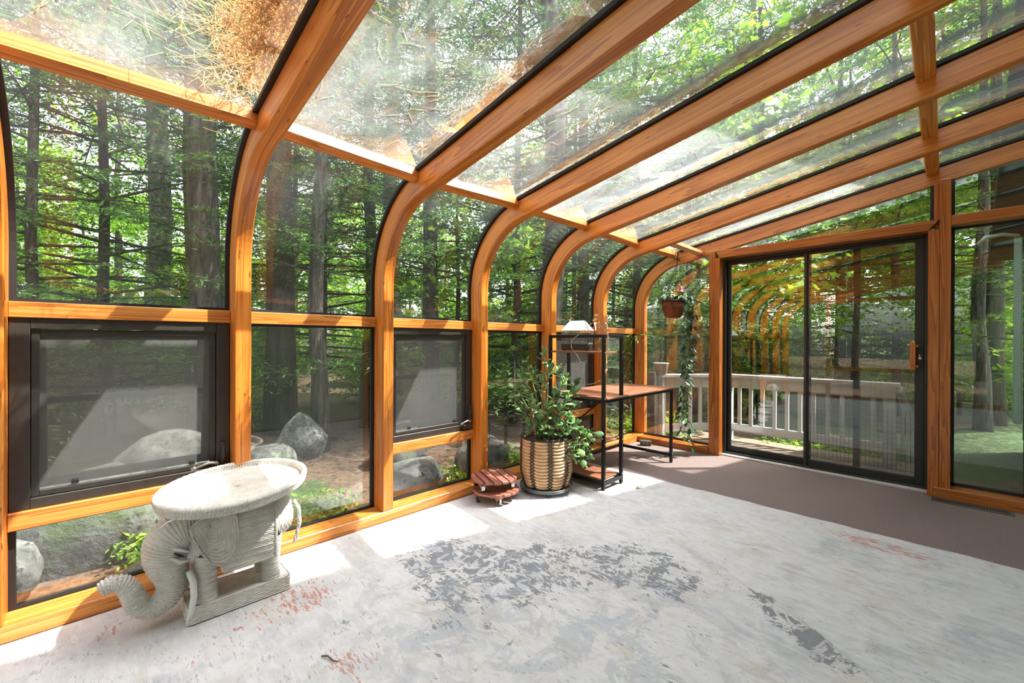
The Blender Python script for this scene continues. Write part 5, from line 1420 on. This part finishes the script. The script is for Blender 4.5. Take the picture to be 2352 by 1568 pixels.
# angle 0 = along +y (end wall), 90 = along -x (side wall)
fill(13, 10, 17, -5, 112, ['hem_a', 'hem_b', 'maple_b', 'pine_tall', 'hem_b'], 2.0, .75, 1.15)
fill(40, 17, 34, -8, 118, ['maple_a', 'maple_b', 'hem_a', 'maple_b', 'maple_b'], 2.4, 1.0, 1.6)
fill(10, 9, 22, 118, 190, ['hem_a', 'maple_a', 'maple_b'], 2.4, .8, 1.2)
fill(34, 8.0, 17, 2, 104, ['shrub', 'shrub_b', 'shrub'], 1.0, .7, 1.25)
for x, y, s in ((-3.35, 1.15, .55), (-3.5, 1.35, .6), (-3.4, 2.75, .5), (-3.35, 3.35, .6), (-3.2, 5.6, 1.0), (-2.9, 6.0, 1.0), (-3.7, .25, .5), (-1.35, 6.35, .6), (-.95, 6.4, .7)):
    plant('fern', x, y, s, x * 9 + y * 7)

# ================================================================== NEEDLES ON THE ROOF GLASS
rng = np.random.default_rng(9)
NEEDLE = leaf_mat('dry_pine_needles', [(.42, .20, .08), (.62, .34, .15), (.78, .48, .24)], .5)
NEEDLE.node_tree.nodes['Mix'].inputs[0].default_value = 0.15
def roof_point(i, v, x):
    """on the outer glass of bay i; v 0..1 across the bay"""
    z0 = RIB_S[i][0] + RIB_S[i][1] * (x + 1.8) + .160 * math.sqrt(1 + RIB_S[i][1] ** 2); z1 = RIB_S[i + 1][0] + RIB_S[i + 1][1] * (x + 1.8) + .160 * math.sqrt(1 + RIB_S[i + 1][1] ** 2)
    y0, y1 = RIB_R[i] - RW * .4, RIB_R[i + 1] - RW * .6
    return np.array((x, y0 + (y1 - y0) * v, z0 + (z1 - z0) * v))
V, F = [], []
def needle(p, az, L, w=.0016, lift=0.0):
    d = np.array((math.cos(az), math.sin(az), .17 * math.cos(az))); s = np.array((-math.sin(az), math.cos(az), 0)) * w
    b = len(V); bend = rng.uniform(-.12, .12) * L; m = p + d * L * .5 + s / w * bend
    V.extend([p - s, p + s, m + s, m - s, p + d * L + s * .4 + np.array((0, 0, lift)), p + d * L - s * .4 + np.array((0, 0, lift))]); F.extend([(b, b + 1, b + 2, b + 3), (b + 3, b + 2, b + 4, b + 5)])
for i in range(1, 8):
    n_drift = {2: 350, 3: 1000, 4: 950, 5: 700, 6: 800, 7: 500}.get(i, 300)
    for _ in range(n_drift):                          # drift against the upper side of each rafter
        x = rng.uniform(-2.05, .5); p = roof_point(i, 1 - abs(rng.normal(0, .045)) - .055, x); p[2] += rng.uniform(.001, .02); needle(p, rng.normal(0, .35) + (math.pi if rng.uniform() < .5 else 0), rng.uniform(.05, .13))
    for _ in range(120 if i < 5 else 60):
        x = rng.uniform(-2.05, .4); p = roof_point(i, rng.uniform(.05, .95), x); p[2] += .002; needle(p, rng.uniform(0, 6.28), rng.uniform(.05, .14))
for _ in range(1500):                                 # heap against the nearest rib
    x = rng.normal(-1.60, .26); v = 1 - abs(rng.normal(0, .14)) - .05; p = roof_point(2, max(v, .3), min(x, -1.0)); p[2] += rng.uniform(.002, .035); needle(p, rng.uniform(0, 6.28), rng.uniform(.06, .14))
me = tri_mesh('needles', np.array(V), np.array(F), NEEDLE); o = link_mesh('pine_needles', me); tag(o, 'dry orange pine needles drifted on the roof glass against the rafters', 'needles', kind='stuff')
